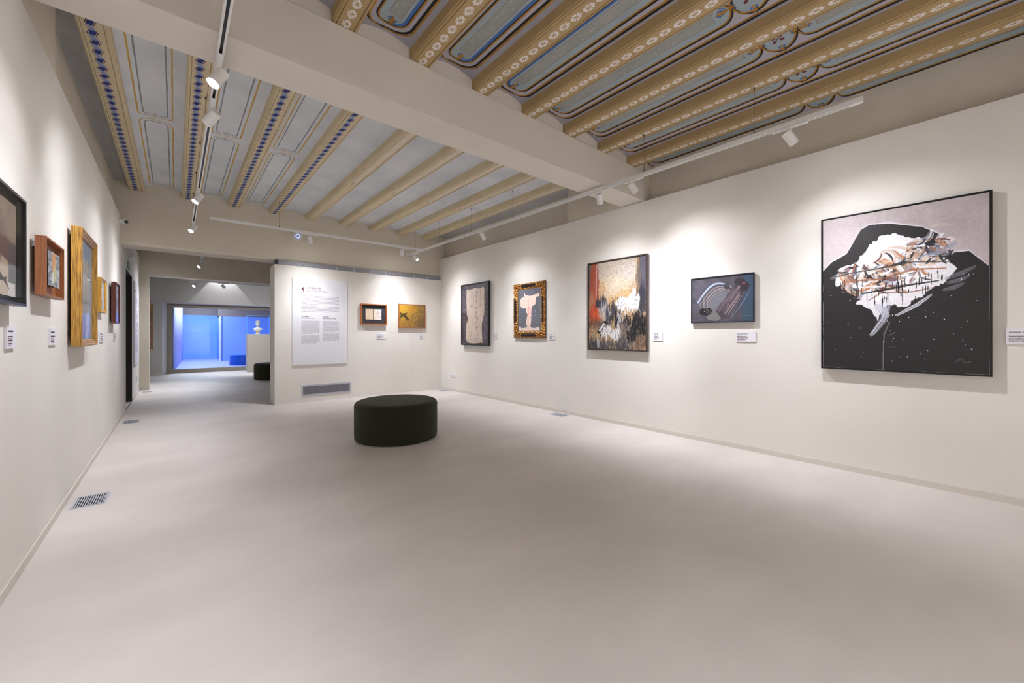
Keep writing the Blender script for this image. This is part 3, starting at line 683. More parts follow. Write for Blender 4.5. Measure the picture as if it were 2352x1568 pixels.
def ornate_frame(root, w, h, bar, out, back):
    """gilded frame: carved leafwork in the corners, smooth black cartouches in the middle of each side"""
    r = np.random.RandomState(5); ns = 18; mb_v = []; mb_f = []; cols = []
    per = []
    for k, (ax, az, bx, bz) in enumerate([(-1, -1, 1, -1), (1, -1, 1, 1), (1, 1, -1, 1), (-1, 1, -1, -1)]):
        L = w if k % 2 == 0 else h; n = int(L / .0065)
        for i in range(n): per.append((k, i / n, L, ax + (bx - ax) * i / n, az + (bz - az) * i / n, n))
    n = len(per)
    for (k, t, L, cx, cz, nn) in per:
        s = (t - .5) * L; dc = L / 2 - abs(s)
        # direction to the inside: mitred at the corners
        for j in range(ns + 1):
            q = j / ns; ins = q * bar
            f = min(1, dc / max(ins, 1e-6)) if dc < bar else 1
            if k == 0: X = max(-w / 2 + ins, min(w / 2 - ins, cx * w / 2)); Z = -h / 2 + ins
            elif k == 1: X = w / 2 - ins; Z = max(-h / 2 + ins, min(h / 2 - ins, cz * h / 2))
            elif k == 2: X = max(-w / 2 + ins, min(w / 2 - ins, cx * w / 2)); Z = h / 2 - ins
            else: X = -w / 2 + ins; Z = max(-h / 2 + ins, min(h / 2 - ins, cz * h / 2))
            prof = .026 + .022 * math.sin(PI * min(1, q * 1.15)) if q < .86 else .030 - (q - .86) * .10
            gold = True; cav = 0
            half = L * .235; el = abs(s) / half; qq = (q - .42) / .25
            if q < .84:
                if el < 1 and abs(qq) < math.sqrt(max(0, 1 - max(0, (el - .82) / .18) ** 2)): prof = .034 + .010 * (1 - qq * qq); gold = False
                elif el < 1.06 and abs(qq) < 1.18: prof = .047
                else:
                    a = math.sin(s * 95 + q * 7) * math.cos(q * 13 - s * 40) + .7 * math.sin(s * 150 - q * 20) + .6 * math.sin(s * 61 + 2) * math.sin(q * 17)
                    prof = .032 + .015 * a * (.5 + .5 * math.sin(PI * q)); cav = max(0, min(1, .35 - a * .6))
            if q == 0: prof = back
            mb_v.append((X, -max(prof, back), Z)); cols.append((np.array((196, 140, 66)) * (1 - cav) + np.array((84, 46, 22)) * cav) if gold else np.array((46, 26, 22)))
            if q == 0: cols[-1] = np.array((36, 22, 20))
    for i in range(n):
        a = i * (ns + 1); b = ((i + 1) % n) * (ns + 1)
        for j in range(ns): mb_f.append((a + j, a + j + 1, b + j + 1, b + j))
    me = bpy.data.meshes.new('frame'); me.from_pydata(mb_v, [], mb_f)
    at = me.color_attributes.new('paint', 'FLOAT_COLOR', 'POINT'); c = lin(np.array(cols) / 255.0)
    at.data.foreach_set('color', np.concatenate([c, np.ones((len(c), 1))], 1).ravel()); me.materials.append(attr_mat('gilding', .32, .2, .55))
    me.polygons.foreach_set('use_smooth', [True] * len(me.polygons)); me.update()
    o = bpy.data.objects.new('frame', me); COL.objects.link(o); o.parent = root; o['label'] = 'carved gilt frame with black cartouches'; return o
r = thing('framed_painting', 'ornate gilt framed painting of a pale pink torso shape on grey', 'painting', on_wall('R', 5.10, 1.675), RZ['R'])
ornate_frame(r, .808, .964, .118, .05, .012); hangers(r, .808, .964, .012)
P2().build('canvas', r, .60, .756, -.022, OIL)

def P3():
    p = Paint(250, 330, 1.31); p.base((196, 170, 138), (178, 146, 108), 9, 12); U, V = p.U.copy(), p.V.copy()
    def S(u, v, ru, rv, c, a=1.0, st=.16, k=4, jit=.25):
        p.V = V + (p.n(90, 5) - .5) * st + (p.n(40, 3) - .5) * st * .6; p.U = U + (p.n(12, 12) - .5) * .03; p.soft(u, v, ru, rv, c, a, jit, k); p.U, p.V = U, V
    S(.48, .12, .42, .20, (204, 190, 174), .95, .05, 2); S(.70, .14, .18, .16, (196, 186, 180), .7, .05, 1.5); S(.45, .30, .30, .12, (216, 196, 168), .8, .06, 2)
    S(.22, .32, .10, .10, (206, 166, 116), .8, .1, 2); S(.66, .40, .14, .06, (212, 172, 118), .9, .12, 3); S(.46, .46, .10, .05, (212, 168, 112), .9, .12, 3)
    f = p.n(110, 110, o=2); top = np.clip((.50 - V) * 6, 0, 1); p.mix(np.clip((f - .60) * 7, 0, 1) * top * .55, (150, 124, 104)); p.mix(np.clip((.40 - f) * 7, 0, 1) * top * .6, (232, 220, 204))
    for q in range(26):
        a = q * 2.4; rr = .06 + .16 * rs.rand(); p.stroke([(.5 + .02 * math.cos(a), .27 + .01 * math.sin(a)), (.5 + rr * math.cos(a), .27 + rr * .6 * math.sin(a) + .01), (.5 + rr * 1.3 * math.cos(a + .3), .27 + rr * .7 * math.sin(a + .3))], .007, (232, 214, 190), .55, .5, seed=q)
    S(.04, .16, .09, .26, (112, 108, 118), 1, .03, 6, .1); S(.10, .30, .075, .40, (170, 84, 56), .95, .12, 5); S(.045, .55, .06, .20, (178, 120, 92), .8, .15, 3); S(.11, .60, .085, .10, (204, 80, 44), .95, .14, 4, .7); S(.20, .63, .03, .05, (198, 84, 50), .9, .12, 4)
    p.stroke([(.11, 0), (.125, .14), (.10, .34)], .05, (186, 82, 60), .8, .5); p.stroke([(.15, .02), (.14, .2), (.135, .42)], .028, (202, 196, 204), .8, .5)
    S(.97, .14, .085, .30, (96, 92, 106), 1, .04, 8, .1); p.stroke([(.875, 0), (.885, .12)], .045, (194, 152, 92), .9, .4); S(.88, .26, .035, .22, (110, 92, 78), .7, .1, 3, .8)
    S(.22, .47, .10, .07, (48, 48, 58), .9, .22, 4, .9); S(.42, .62, .10, .13, (52, 54, 66), .85, .26, 4, 1.2); S(.30, .56, .10, .10, (196, 192, 196), .7, .25, 3, 1.2); S(.34, .60, .025, .09, (60, 62, 76), .9, .2, 4)
    S(.93, .46, .05, .16, (50, 52, 64), .9, .2, 4, .9); S(.66, .66, .24, .055, (32, 33, 42), .95, .20, 4, 1.0); S(.52, .72, .06, .09, (34, 34, 42), .9, .22, 4, 1.2)
    S(.70, .50, .17, .085, (238, 236, 240), 1, .10, 6, .5); S(.82, .47, .07, .09, (234, 234, 240), 1, .14, 6, .5); S(.60, .49, .07, .05, (236, 234, 238), .9, .14, 5, .7)
    S(.70, .61, .15, .03, (206, 168, 118), .8, .20, 4, 1.0); S(.58, .62, .05, .05, (226, 222, 226), .8, .2, 4, .8)
    S(.12, .70, .14, .05, (92, 70, 60), .7, .12, 3, .8); S(.18, .86, .16, .10, (170, 138, 104), .8, .1, 3, .6); S(.70, .86, .2, .14, (110, 100, 98), .8, .2, 2, .9)
    S(.89, .74, .13, .12, (24, 24, 28), 1, .10, 6, .6); S(.80, .84, .10, .07, (30, 30, 36), .95, .16, 5, .9); S(.93, .92, .10, .07, (120, 96, 74), .95, .08, 5, .4); S(.45, .78, .04, .12, (206, 170, 126), .8, .2, 4, .8)
    S(.33, .81, .10, .055, (234, 232, 234), 1, .12, 6, .5); S(.50, .84, .07, .06, (236, 234, 236), 1, .14, 6, .5); S(.55, .79, .03, .06, (234, 232, 236), .9, .14, 5, .5)
    S(.10, .96, .2, .06, (54, 58, 72), .85, .16, 4, .8); S(.38, .98, .2, .05, (70, 72, 82), .8, .2, 4, .9); S(.62, .97, .1, .06, (66, 66, 74), .8, .2, 4, .8); S(.17, .93, .02, .06, (200, 200, 210), .8, .15, 4)
    f = p.n(120, 40, o=2); p.mix(np.clip((f - .62) * 8, 0, 1) * np.clip((V - .40) * 5, 0, 1) * .5, (48, 46, 52)); p.mix(np.clip((.37 - f) * 8, 0, 1) * np.clip((V - .50) * 5, 0, 1) * .5, (206, 180, 148))
    p.blobs(150, .40, .95, .40, .72, .002, .006, (26, 26, 32), 5, .85, 1.8); p.blobs(160, .02, .5, .48, .8, .002, .005, (34, 30, 34), 6, .7, 1.6)
    p.stroke([(.19, .80), (.30, .70)], .062, (26, 26, 28), 1, 0, False); p.stroke([(.205, .787), (.285, .715)], .034, (228, 226, 228), 1, 0, False); p.stroke([(.20, .81), (.23, .86)], .02, (26, 26, 28), .9)
    p.C *= .90; p.grain(.16); return p
FR3 = mat('dark_walnut', (62, 48, 42), .4, var=.12, scale=20, stretch=(8, 8, 1))
r = picture('abstract painting of cream, orange, white and black patches in a dark brown frame', 'painting', 'R', 3.296, 1.666, .972, 1.274, .06, .016, .022, FR3, prof=[(0, .016), (0, .06), (.017, .06), (.019, .05), (.019, .016)])
P3().build('canvas', r, .930, 1.232, -.046, OIL, .0012)

def P4():
    p = Paint(230, 180, .77); p.base((86, 82, 94), (72, 68, 78), 6, 5); p.mix(np.clip((p.U - .80) * 14, 0, 1) * 1.0, (62, 80, 104)); p.mix(np.clip((p.U - .80) * 14, 0, 1) * (p.V > .5) * .5, (54, 76, 92))
    p.soft(.42, .52, .22, .28, (112, 114, 122), 1, .25, 4); p.poly([(.28, .82), (.36, .74), (.44, .76), (.5, .92), (.42, .98), (.30, .96), (.25, .9)], (116, 116, 116), 1, .03)
    for k in range(9):
        a = 0.34 - k * .020; pts = [(.42 + a * 1.0 * math.cos(t) * .95 + .06, .52 + a * 1.30 * math.sin(t)) for t in [math.radians(200 + 112 * i / 14) for i in range(15)]]
        pts = [(.10 + k * .013 + .34 * (i / 14), .55 - .40 * math.sin(i / 14 * PI / 2) + k * .022) for i in range(15)] + [(.46 + .2 * i / 5, .15 + k * .022 + .10 * (i / 5) ** 2) for i in range(1, 6)]
        c = [(176, 190, 212), (60, 56, 66), (44, 42, 50), (150, 138, 142), (66, 60, 68), (172, 156, 150), (70, 66, 74), (150, 142, 146), (96, 90, 98)][k]
        p.stroke(pts, .020 if k else .042, c, .9, .45, seed=k)
    for k in range(8):
        x = .14 + k * .018; p.stroke([(x + .02, .42), (x, .52), (x, .62), (x + .03, .75)], .010, [(150, 144, 148), (70, 64, 70), (54, 50, 56), (172, 160, 156)][k % 4], .85, .4, seed=k)
    q = [(.68, .28), (.80, .10), (.93, .22), (.92, .34), (.62, .93), (.52, .94), (.40, .76)]; p.poly(q, (70, 62, 72), 1, .03)
    cc = [(134, 118, 130), (52, 46, 56), (160, 140, 146), (88, 80, 100), (186, 164, 152), (46, 42, 48), (120, 104, 122), (200, 172, 158), (64, 54, 62), (70, 62, 88)]
    for k in range(22):
        f = k / 21; x0, y0 = .79 + .12 * f, .15 + .16 * f; x1, y1 = .42 + .20 * f, .74 + .18 * f; j = rs.rand() * .3
        p.stroke([(x0 + (x1 - x0) * j, y0 + (y1 - y0) * j), ((x0 + x1) / 2 + .01, (y0 + y1) / 2), (x0 + (x1 - x0) * (.8 + .2 * rs.rand()), y0 + (y1 - y0) * .98)], .010 + .010 * rs.rand(), cc[k % 10], .85, .4, seed=k)
    p.soft(.79, .14, .07, .07, (50, 46, 54), .95, .6, 4); p.soft(.87, .25, .06, .09, (48, 40, 48), .95, .5, 4); p.soft(.86, .19, .025, .03, (150, 70, 90), .8, .8, 4); p.stroke([(.94, .36), (.86, .56), (.76, .75), (.66, .92)], .018, (130, 146, 184), .8, .5)
    p.soft(.24, .77, .11, .07, (24, 22, 24), 1, .7, 5); p.blobs(20, .18, .34, .72, .82, .002, .006, (190, 186, 186), 3); p.soft(.6, .22, .05, .06, (60, 58, 66), .9, .6, 4); p.stroke([(.64, .2), (.67, .27)], .02, (196, 186, 172), .8, .4)
    p.stroke([(.84, .89), (.87, .885), (.9, .892)], .006, (150, 160, 176), .9, 0, False); p.stroke([(.93, .89), (.96, .888)], .006, (140, 150, 166), .8, 0, False); p.grain(.16, 90, 70); return p
FR4 = mat('blue_black_lacquer', (34, 36, 48), .35)
r = picture('small landscape painting of grey curved forms on dark purple and blue', 'painting', 'R', 1.905, 1.650, .676, .526, .04, .012, .012, FR4, prof=[(0, .012), (0, .04), (.008, .04), (.010, .032), (.010, .012)])
P4().build('canvas', r, .654, .504, -.029, OIL)

def P5():
    """plain generic gestural abstraction: pale ground, large dark mass, a band of broken strokes"""
    p = Paint(380, 500, 1.36); p.base((186, 176, 178), (176, 166, 168), 6, 6); p.mix(np.clip((p.n(50, 20) - .5) * 3, 0, 1) * .25, (206, 192, 188))
    hill = [(0, .345), (.06, .29), (.17, .245), (.20, .20), (.27, .10), (.33, .075), (.45, .085), (.64, .135), (.74, .19), (.79, .26), (.81, .31), (.90, .31), (1.0, .405), (1, 1), (0, 1)]
    p.poly([(u, v - .007) for u, v in hill], (216, 212, 222), .9, .012); p.poly(hill, (33, 31, 33), 1, .006)
    r = np.random.RandomState(21); W, B, O, G, D = (236, 234, 236), (24, 23, 26), (172, 112, 74), (140, 150, 172), (96, 52, 44)
    band = [(.10, .345), (.24, .30), (.36, .18), (.48, .155), (.62, .20), (.74, .29), (.80, .36), (.84, .40), (.78, .47), (.66, .54), (.56, .60), (.44, .60), (.38, .70), (.33, .62), (.24, .58), (.27, .49), (.10, .455)]
    p.poly(band, (222, 220, 224), 1, .045, 24)
    ins = (np.abs(p.C[..., 0] - 222 / 255) < .02)
    def at(t):  # gently rising spine of the band
        return (.16 + .62 * t, .40 + .05 * math.sin(t * 5) - .05 * t)
    for i in range(230):
        t = r.rand(); cx, cy = at(t); cx += r.randn() * .03; cy += r.randn() * .062 * (1.15 - abs(t - .5)) - (.03 if i % 3 == 0 else 0); a = r.choice([-.5, -.15, .3, .7, 1.3, -1.2]) + r.randn() * .2
        L = r.uniform(.02, .085); cur = r.uniform(-1.3, 1.3); c = [W, B, G, O, B, (170, 140, 120), (214, 196, 180), (96, 98, 112), W, D][r.randint(10)]
        pts = []; x_, y_ = cx - L * math.cos(a) * .9, cy - L * math.sin(a) / 1.36 * .9
        for q in range(7): pts.append((x_, y_)); an = a + cur * (q / 6 - .5); x_ += L * .3 * math.cos(an); y_ += L * .3 * math.sin(an) / 1.36
        p.stroke(pts, r.uniform(.012, .045) if c is not B else r.uniform(.010, .024), c, .85, .6 if c is not B else 0, seed=i)
    for k in range(5):
        y = .36 + k * .045; p.stroke([(.12 + .05 * k, y + .02), (.4, y + .03 * math.sin(k)), (.6, y - .02), (.80 - .02 * k, y - .01 * k)], .012 + .006 * (k % 2), [B, (150, 96, 66), W, B, (120, 70, 52)][k], .9, .3, seed=50 + k)
    for i in range(64):
        u = r.uniform(.12, .80); v = r.uniform(.40, .55); p.stroke([(u, v), (u + r.randn() * .002, v + r.uniform(.02, .075))], .006, B, 1, 0, seed=i)
    for (a, b, c, d) in ((.06, .40, .12, .37), (.78, .455, .93, .40), (.79, .48, .90, .45), (.77, .52, .87, .49)): p.stroke([(a, b), ((a + c) / 2, (b + d) / 2 + .006), (c, d)], .030, (132, 132, 142), .65, .6)
    p.stroke([(.45, .58), (.42, .68), (.36, .76), (.34, .78)], .05, (206, 208, 222), .9, .5); p.stroke([(.38, .60), (.44, .66)], .07, (188, 190, 204), .9, .5); p.stroke([(.5, .66), (.62, .60), (.7, .545)], .026, (208, 210, 220), .9, .5)
    p.stroke([(.455, .70), (.42, .78), (.415, .90), (.414, 1.0)], .008, (132, 128, 126), .9, .3, False)
    p.stroke([(.45, .785), (.49, .765)], .014, (112, 108, 108), .8, .5); p.stroke([(.45, .86), (.50, .85)], .010, (112, 108, 108), .8, .5)
    p.blobs(60, .02, .97, .42, .97, .001, .003, (226, 226, 230), 9, 1, 1.8); p.stroke([(.83, .935), (.86, .915), (.88, .94), (.91, .93)], .004, (120, 116, 116), .8, 0, False); p.grain(.10, 120, 160); p.grain(.05)
    return p
r = picture('largest painting, pale and brown strokes on a black mass, thin black frame', 'painting', 'R', .473, 1.635, 1.036, 1.404, .052, .018, .014, BLACK, prof=[(0, .018), (0, .052), (.007, .052), (.007, .044), (.014, .044), (.014, .018)])
P5().build('canvas', r, 1.006, 1.374, -.046, OIL, .0006)

# ---------------- partition
WOODO = mat('orange_wood', (188, 112, 62), .45, rgb2=(166, 92, 48), scale=7, stretch=(14, 14, 1.2))
def W1():
    p = Paint(150, 120, .78); p.base((46, 46, 54), (38, 38, 44), 3, 3); p.mix(np.clip(np.abs(p.n(6, 1) - .5) * 3, 0, 1) * .5, (70, 72, 86)); return p
r = picture('shadow box with an open cream booklet marked with red strokes', 'framed booklet', 'B', 3.117, 1.668, .542, .424, .058, .012, .022, WOODO, prof=[(0, .012), (0, .058), (.022, .058), (.024, .012)])
W1().build('mount', r, .50, .384, -.016, MATTE)
def page(side):
    p = Paint(60, 80, 1.35); p.base((226, 210, 186), (206, 182, 150) if side < 0 else (222, 210, 196), 12, 12); p.grain(.1)
    if side > 0:
        p.soft(.72, .5, .45, .5, (236, 230, 226), .9, 0, 8)
        for k, (u, v) in enumerate([(.5, .2), (.35, .33), (.25, .5), (.42, .68)]): p.stroke([(u, v), (u + .25, v + .05), (u + .5, v + .09)], .075, (166, 44, 48), .9, .5, seed=k)
        ell = [(.74 + .5 * math.cos(t), .5 + .42 * math.sin(t)) for t in [PI * .5 + PI * k / 14 for k in range(15)]]; p.stroke(ell, .02, (120, 100, 86), .8, 0, False)
    return p
for sd in (-1, 1):
    page(sd).build('booklet_page', r, .158, .212, -.026, MATTE, xc=-.005 + sd * .086, zc=.0, thick=.006, edge=(210, 196, 176))
box_part(r, 'booklet_binding', -.009, -.001, -.0275, -.017, -.085, .085, DARK)
box_part(r, 'glass', -.25, .25, -.050, -.047, -.19, .19, GLASS)
def W2():
    p = Paint(170, 140, .82); p.base((176, 134, 48), (160, 118, 44), 5, 4); p.soft(.08, .10, .5, .5, (196, 154, 44), .9, .3, 1.2); p.mix(np.clip((p.U - .35 + p.V * .3) * 1.4, 0, 1) * np.clip((p.n(14, 14) - .3) * 2.5, 0, 1), (112, 88, 56)); p.soft(.5, .2, .2, .15, (188, 132, 36), .7, .6, 2)
    p.mix((p.n(50, 50, o=2) > .62) * np.clip(p.U * 1.2, 0, 1) * .4, (150, 124, 80)); p.mix((p.n(40, 40, o=2) > .66) * (p.V > .3) * .35, (70, 54, 38)); p.soft(.85, .85, .2, .25, (84, 66, 48), .5, .8, 2)
    p.poly([(0, .30), (.10, .40), (.18, .375), (.32, .355), (.26, .46), (.38, .66), (.33, .70), (.14, .53), (0, .62), (.05, .47)], (72, 54, 32), .95, .03); p.stroke([(.24, .65), (.235, 1)], .008, (90, 66, 40), .8, 0, False); p.grain(.14); return p
r = picture('ochre and gold painting with a dark star shape, thin wooden frame', 'painting', 'B', 3.965, 1.654, .632, .522, .046, .012, .012, WOODO, prof=[(0, .012), (0, .046), (.011, .046), (.013, .012)])
W2().build('canvas', r, .598, .488, -.042, OIL, .001, thick=.03)

# ---------------- text on boards
def text(root, body, x, z, size, mt, y=-.0215, name='lettering', sx=1.0, lab=None, bold=0.0):
    c = bpy.data.curves.new(name, 'FONT'); c.body = body; c.size = size; c.extrude = 0.0004; c.offset = bold
    tmp = bpy.data.objects.new(name, c); COL.objects.link(tmp); me = bpy.data.meshes.new_from_object(tmp); bpy.data.objects.remove(tmp)
    me.materials.clear(); me.materials.append(mt)
    o = bpy.data.objects.new(name, me); COL.objects.link(o); o.parent = root
    o.location = (x, y, z); o.rotation_euler = (PI / 2, 0, 0); o.scale = (sx, 1, 1)
    if lab: o['label'] = lab
    return o
def lines(mb, x0, x1, z, n, pitch, hgt, mt, y, seed, last=.6, wmin=.012, wmax=.05, gap=.006):
    r = random.Random(seed)
    for k in range(n):
        x = x0; end = x1 if k < n - 1 else x0 + (x1 - x0) * last; zz = z - k * pitch
        while x < end - wmin:
            wd = min(r.uniform(wmin, wmax), end - x); mb.box(x, x + wd, y - .0003, y + .0005, zz - hgt / 2, zz + hgt / 2, mt); x += wd + gap
def info_panel(label, side, c, zc, w, h):
    root = thing('text_panel', label, 'text panel', on_wall(side, c, zc), RZ[side])
    box_part(root, 'board', -w / 2, w / 2, -.02, -.0005, -h / 2, h / 2, PLATE, .002); return root
r = info_panel('tall white text panel headed with a large number four, on the partition', 'B', 2.104, 1.4925, .966, 1.604)
text(r, '4', -.338, .555, .125, PURPLE, sx=.85, lab='large plum number four', bold=.0014)
text(r, "L'ALBADA", -.262, .612, .052, PURPLE, sx=1.12); text(r, 'Dau al Set i El Paso', -.262, .562, .044, PURPLE, sx=1.1)
text(r, 'EL ALBA', -.333, .088, .032, INK, sx=1.05); text(r, 'Dau al Set y El Paso', -.333, .060, .025, INK, sx=1.05)
text(r, 'DAWN', .035, .088, .032, INK, sx=1.05); text(r, 'Dau al Set and El Paso', .035, .060, .025, INK, sx=1.05)
def para(root, *a):
    mb = MB(); lines(mb, *a); mb.build('paragraph', root)
para(r, -.333, .33, .480, 7, .0255, .0085, GREYINK, -.0203, 1, .7); para(r, -.333, .33, .287, 5, .0245, .0085, GREYINK, -.0203, 2, .75)
para(r, -.333, -.02, .012, 14, .0174, .007, GREYINK, -.0203, 3, .6); para(r, -.333, -.02, -.249, 10, .0166, .007, GREYINK, -.0203, 4, .8)
para(r, .035, .33, .012, 12, .0174, .007, GREYINK, -.0203, 5, .7); para(r, .035, .33, -.225, 9, .0170, .007, GREYINK, -.0203, 6, .5)

def art_label(label, side, c, w, body, seed, zc=1.23, h=.108, group='white labels beside the works', th=.010):
    root = thing('wall_label', label, 'wall label', on_wall(side, c, zc), RZ[side], group)
    box_part(root, 'board', -w / 2, w / 2, -th, -.0005, -h / 2, h / 2, PLATE)
    x = -w / 2 + .012; y = -th - .0003
    if body: 
        for k, (t, zz, sz) in enumerate(body): text(root, t, x, zz, sz, INK, y=-th - .0008, sx=1.05)
    mb = MB(); r = random.Random(seed)
    if not body: lines(mb, x, x + w * .55, .030, 1, .01, .0075, INK, y, seed, 1, .01, .03, .004)
    zz = .004
    for k in range(3):
        if not (body and len(body) > 3):
            lines(mb, x, x + w * r.uniform(.45, .75), zz, 1, .01, .006, INK if k == 0 else PURPLE, y, seed + k, 1, .008, .03, .003)
        lines(mb, x, x + w * r.uniform(.3, .5), zz - .0085, 1, .01, .0035, GREYINK, y, seed + 9 + k, 1, .006, .02, .003); zz -= .0175
    mb.build('printed_text', root); return root
art_label('small white label partly hidden behind the frame with the torn cream sheet', 'R', 6.085, .10, None, 1)
art_label('small white label right of the ornate gilt frame', 'R', 4.566, .118, None, 2, 1.222)
art_label('white label right of the orange and cream abstract painting', 'R', 2.688, .13, None, 3)
art_label('white label below the grey curved forms painting', 'R', 1.658, .192, [('Joan Josep Tharrats', .026, .0135)], 4)
art_label('white label at the right edge of the picture, beside the largest painting', 'R', -.235, .25, [('Antonio Saura, 19', .028, .0165), ('Autorretrato imaginari', -.001, .0140), ('Autorretrato imaginario de', -.0185, .0125), ('Imaginary Self-Portrait of', -.0345, .0125)], 5, 1.237)
art_label('white label under the booklet shadow box', 'B', 3.284, .188, None, 6, 1.22)
art_label('narrow white label under the gold painting', 'B', 4.213, .126, None, 7, 1.22)
art_label('white label under the black framed collage on the left wall', 'L', 3.06, .145, None, 8, 1.237)
art_label('white label on the left wall under the deep red wood box', 'L', 3.94, .19, None, 9, 1.237)
art_label('white label on the left wall under the small gold frame', 'L', 6.20, .25, None, 10, 1.226)
art_label('white label on the left wall under the dark red framed picture', 'L', 7.42, .20, None, 11, 1.229)

# ---------------- left wall
def LA():
    p = Paint(150, 110, .70); p.base((122, 104, 88), (104, 88, 76), 6, 5); p.mix(np.clip((p.V - .40) * 20, 0, 1), (74, 62, 60)); p.mix(np.clip((p.V - .66) * 20, 0, 1), (176, 172, 168)); p.mix((p.V > .66) * (p.U > .83), (110, 110, 112)); p.mix((p.V > .86) * (p.U < .98), (206, 202, 198))
    p.poly([(.40, .30), (.55, .22), (.68, .33), (.50, .36)], (72, 66, 62), .8); p.poly([(.62, .38), (.80, .40), (.80, .66), (.62, .66)], (96, 62, 54), .8); p.poly([(.30, .42), (.46, .46), (.44, .58), (.30, .56)], (190, 140, 70), .8); p.poly([(.66, .60), (.82, .64), (.82, 1), (.64, 1)], (186, 166, 140), .7)
    p.poly([(.2, .30), (.44, .20), (.42, .40), (.2, .42)], (96, 110, 108), .8); p.poly([(.52, .78), (.62, .76), (.72, .82), (.80, .80), (.77, .84), (.86, .94), (.73, .86), (.6, .85)], (58, 52, 54), .9); p.poly([(.2, .44), (.56, .48), (.5, .70), (.2, .66)], (84, 84, 84), .7); p.grain(.12); return p
r = picture('black framed collage in brown and grey behind glass, cut by the left edge', 'collage', 'L', 2.70, 1.65, .74, .522, .055, .014, .03, BLACK, prof=[(0, .014), (0, .055), (.012, .055), (.016, .018), (.016, .014)])
LA().build('artwork', r, .64, .44, -.030, MATTE); box_part(r, 'mount_board', -.355, .355, -.020, -.017, -.246, .246, BLACK); box_part(r, 'glass', -.355, .355, -.048, -.046, -.246, .246, GLASS)
WOODR = mat('sapele_wood', (172, 112, 72), .45, rgb2=(136, 82, 50), scale=9, stretch=(30, 30, .6))
WOODD = mat('mahogany_wood', (112, 50, 36), .4, rgb2=(88, 38, 28), scale=8, stretch=(14, 14, 1.5))
WOODG = mat('gilded_oak', (204, 154, 66), .42, rgb2=(118, 84, 36), scale=9, stretch=(16, 16, .9), metal=.1)
WOODY = mat('yellow_gilding', (214, 166, 66), .4, rgb2=(184, 134, 46), scale=10, stretch=(14, 14, 2), metal=.15)
def LB():
    p = Paint(90, 80, .75); p.base((120, 128, 138), (196, 198, 200), 9, 9); p.mix(np.clip((p.n(14, 14) - .5) * 8, 0, 1), (84, 94, 104)); p.mix((np.abs(p.n(9, 9) - .5) < .018) * .8, (226, 228, 230)); p.soft(.5, .30, .16, .32, (222, 152, 92), .9, .4, 2.5); p.soft(.58, .62, .13, .25, (196, 200, 130), .8, .5, 2); p.soft(.4, .75, .12, .2, (232, 230, 226), .8, .5, 2); p.grain(.1); return p
r = thing('framed_painting', 'deep red wood box with a small marbled painting floating inside', 'box framed painting', on_wall('L', 3.662, 1.643), RZ['L'])
frame_part(r, .476, .334, [(0, .018), (0, .062), (.010, .062), (.010, .022), (.014, .018)], WOODR); box_part(r, 'back_panel', -.23, .23, -.024, -.0185, -.16, .16, WOODR); hangers(r, .476, .334, .018)
LB().build('canvas', r, .30, .205, -.056, OIL, .001, xc=-.02, thick=.012)
def LC():
    p = Paint(110, 130, 1.16); p.base((150, 158, 164), (128, 132, 136), 4, 3); p.mix((p.V < .22) * .8, (120, 140, 160)); p.poly([(.25, .18), (.7, .18), (.7, .5), (.25, .5)], (168, 160, 146), .8); p.poly([(.3, .42), (.66, .42), (.66, .95), (.3, .95)], (160, 148, 138), .7); p.mix((np.abs((p.U * 5) % 1 - .5) < .03) * .6, (90, 92, 94)); p.mix((np.abs((p.V * 4) % 1 - .5) < .012) * .5, (86, 88, 92)); p.poly([(.05, .55), (.18, .55), (.18, 1), (.05, 1)], (140, 170, 220), .8); p.grain(.1, 60, 60); return p
r = picture('tall streaked gold wood frame holding a grey picture, on the left wall', 'painting', 'L', 4.81, 1.615, .782, .912, .078, .020, .06, WOODG, prof=[(0, .020), (0, .078), (.006, .080), (.014, .078), (.020, .072), (.028, .072), (.034, .066), (.044, .066), (.056, .058), (.056, .020)])
LC().build('canvas', r, .67, .80, -.050, MATTE); box_part(r, 'glass', -.335, .335, -.0555, -.0535, -.4, .4, GLASS)
def LD():
    p = Paint(70, 70, .92); p.base((168, 172, 178), (150, 152, 156), 3, 3); p.poly([(.2, .2), (.7, .2), (.7, .7), (.2, .7)], (132, 134, 140)); p.poly([(.23, .23), (.67, .23), (.67, .67), (.23, .67)], (176, 176, 178)); return p
r = picture('small yellow gold frame with a pale grey drawing, on the left wall', 'drawing', 'L', 6.034, 1.662, .394, .358, .040, .014, .03, WOODY, prof=[(0, .014), (0, .040), (.005, .042), (.018, .034), (.024, .034), (.028, .028), (.028, .014)])
LD().build('drawing', r, .338, .302, -.026, MATTE)
def LE():
    p = Paint(80, 90, 1.1); p.base((150, 158, 190), (110, 116, 150), 8, 10); p.mix((p.n(16, 10) > .55) * .7, (206, 208, 220)); p.mix((p.n(14, 20) > .62) * .8, (70, 72, 92)); return p
r = picture('dark red wood frame with a blue grey picture, beside the black doorway', 'painting', 'L', 7.12, 1.648, .44, .508, .063, .018, .02, WOODD, prof=[(0, .018), (0, .063), (.012, .063), (.014, .018)])
LE().build('picture', r, .415, .483, -.045, MATTE); box_part(r, 'glass', -.207, .207, -.0565, -.054, -.24, .24, GLASS)
r = info_panel('white text panel on the left wall just past the black doorway', 'L', 11.12, 1.467, 1.15, 1.636)
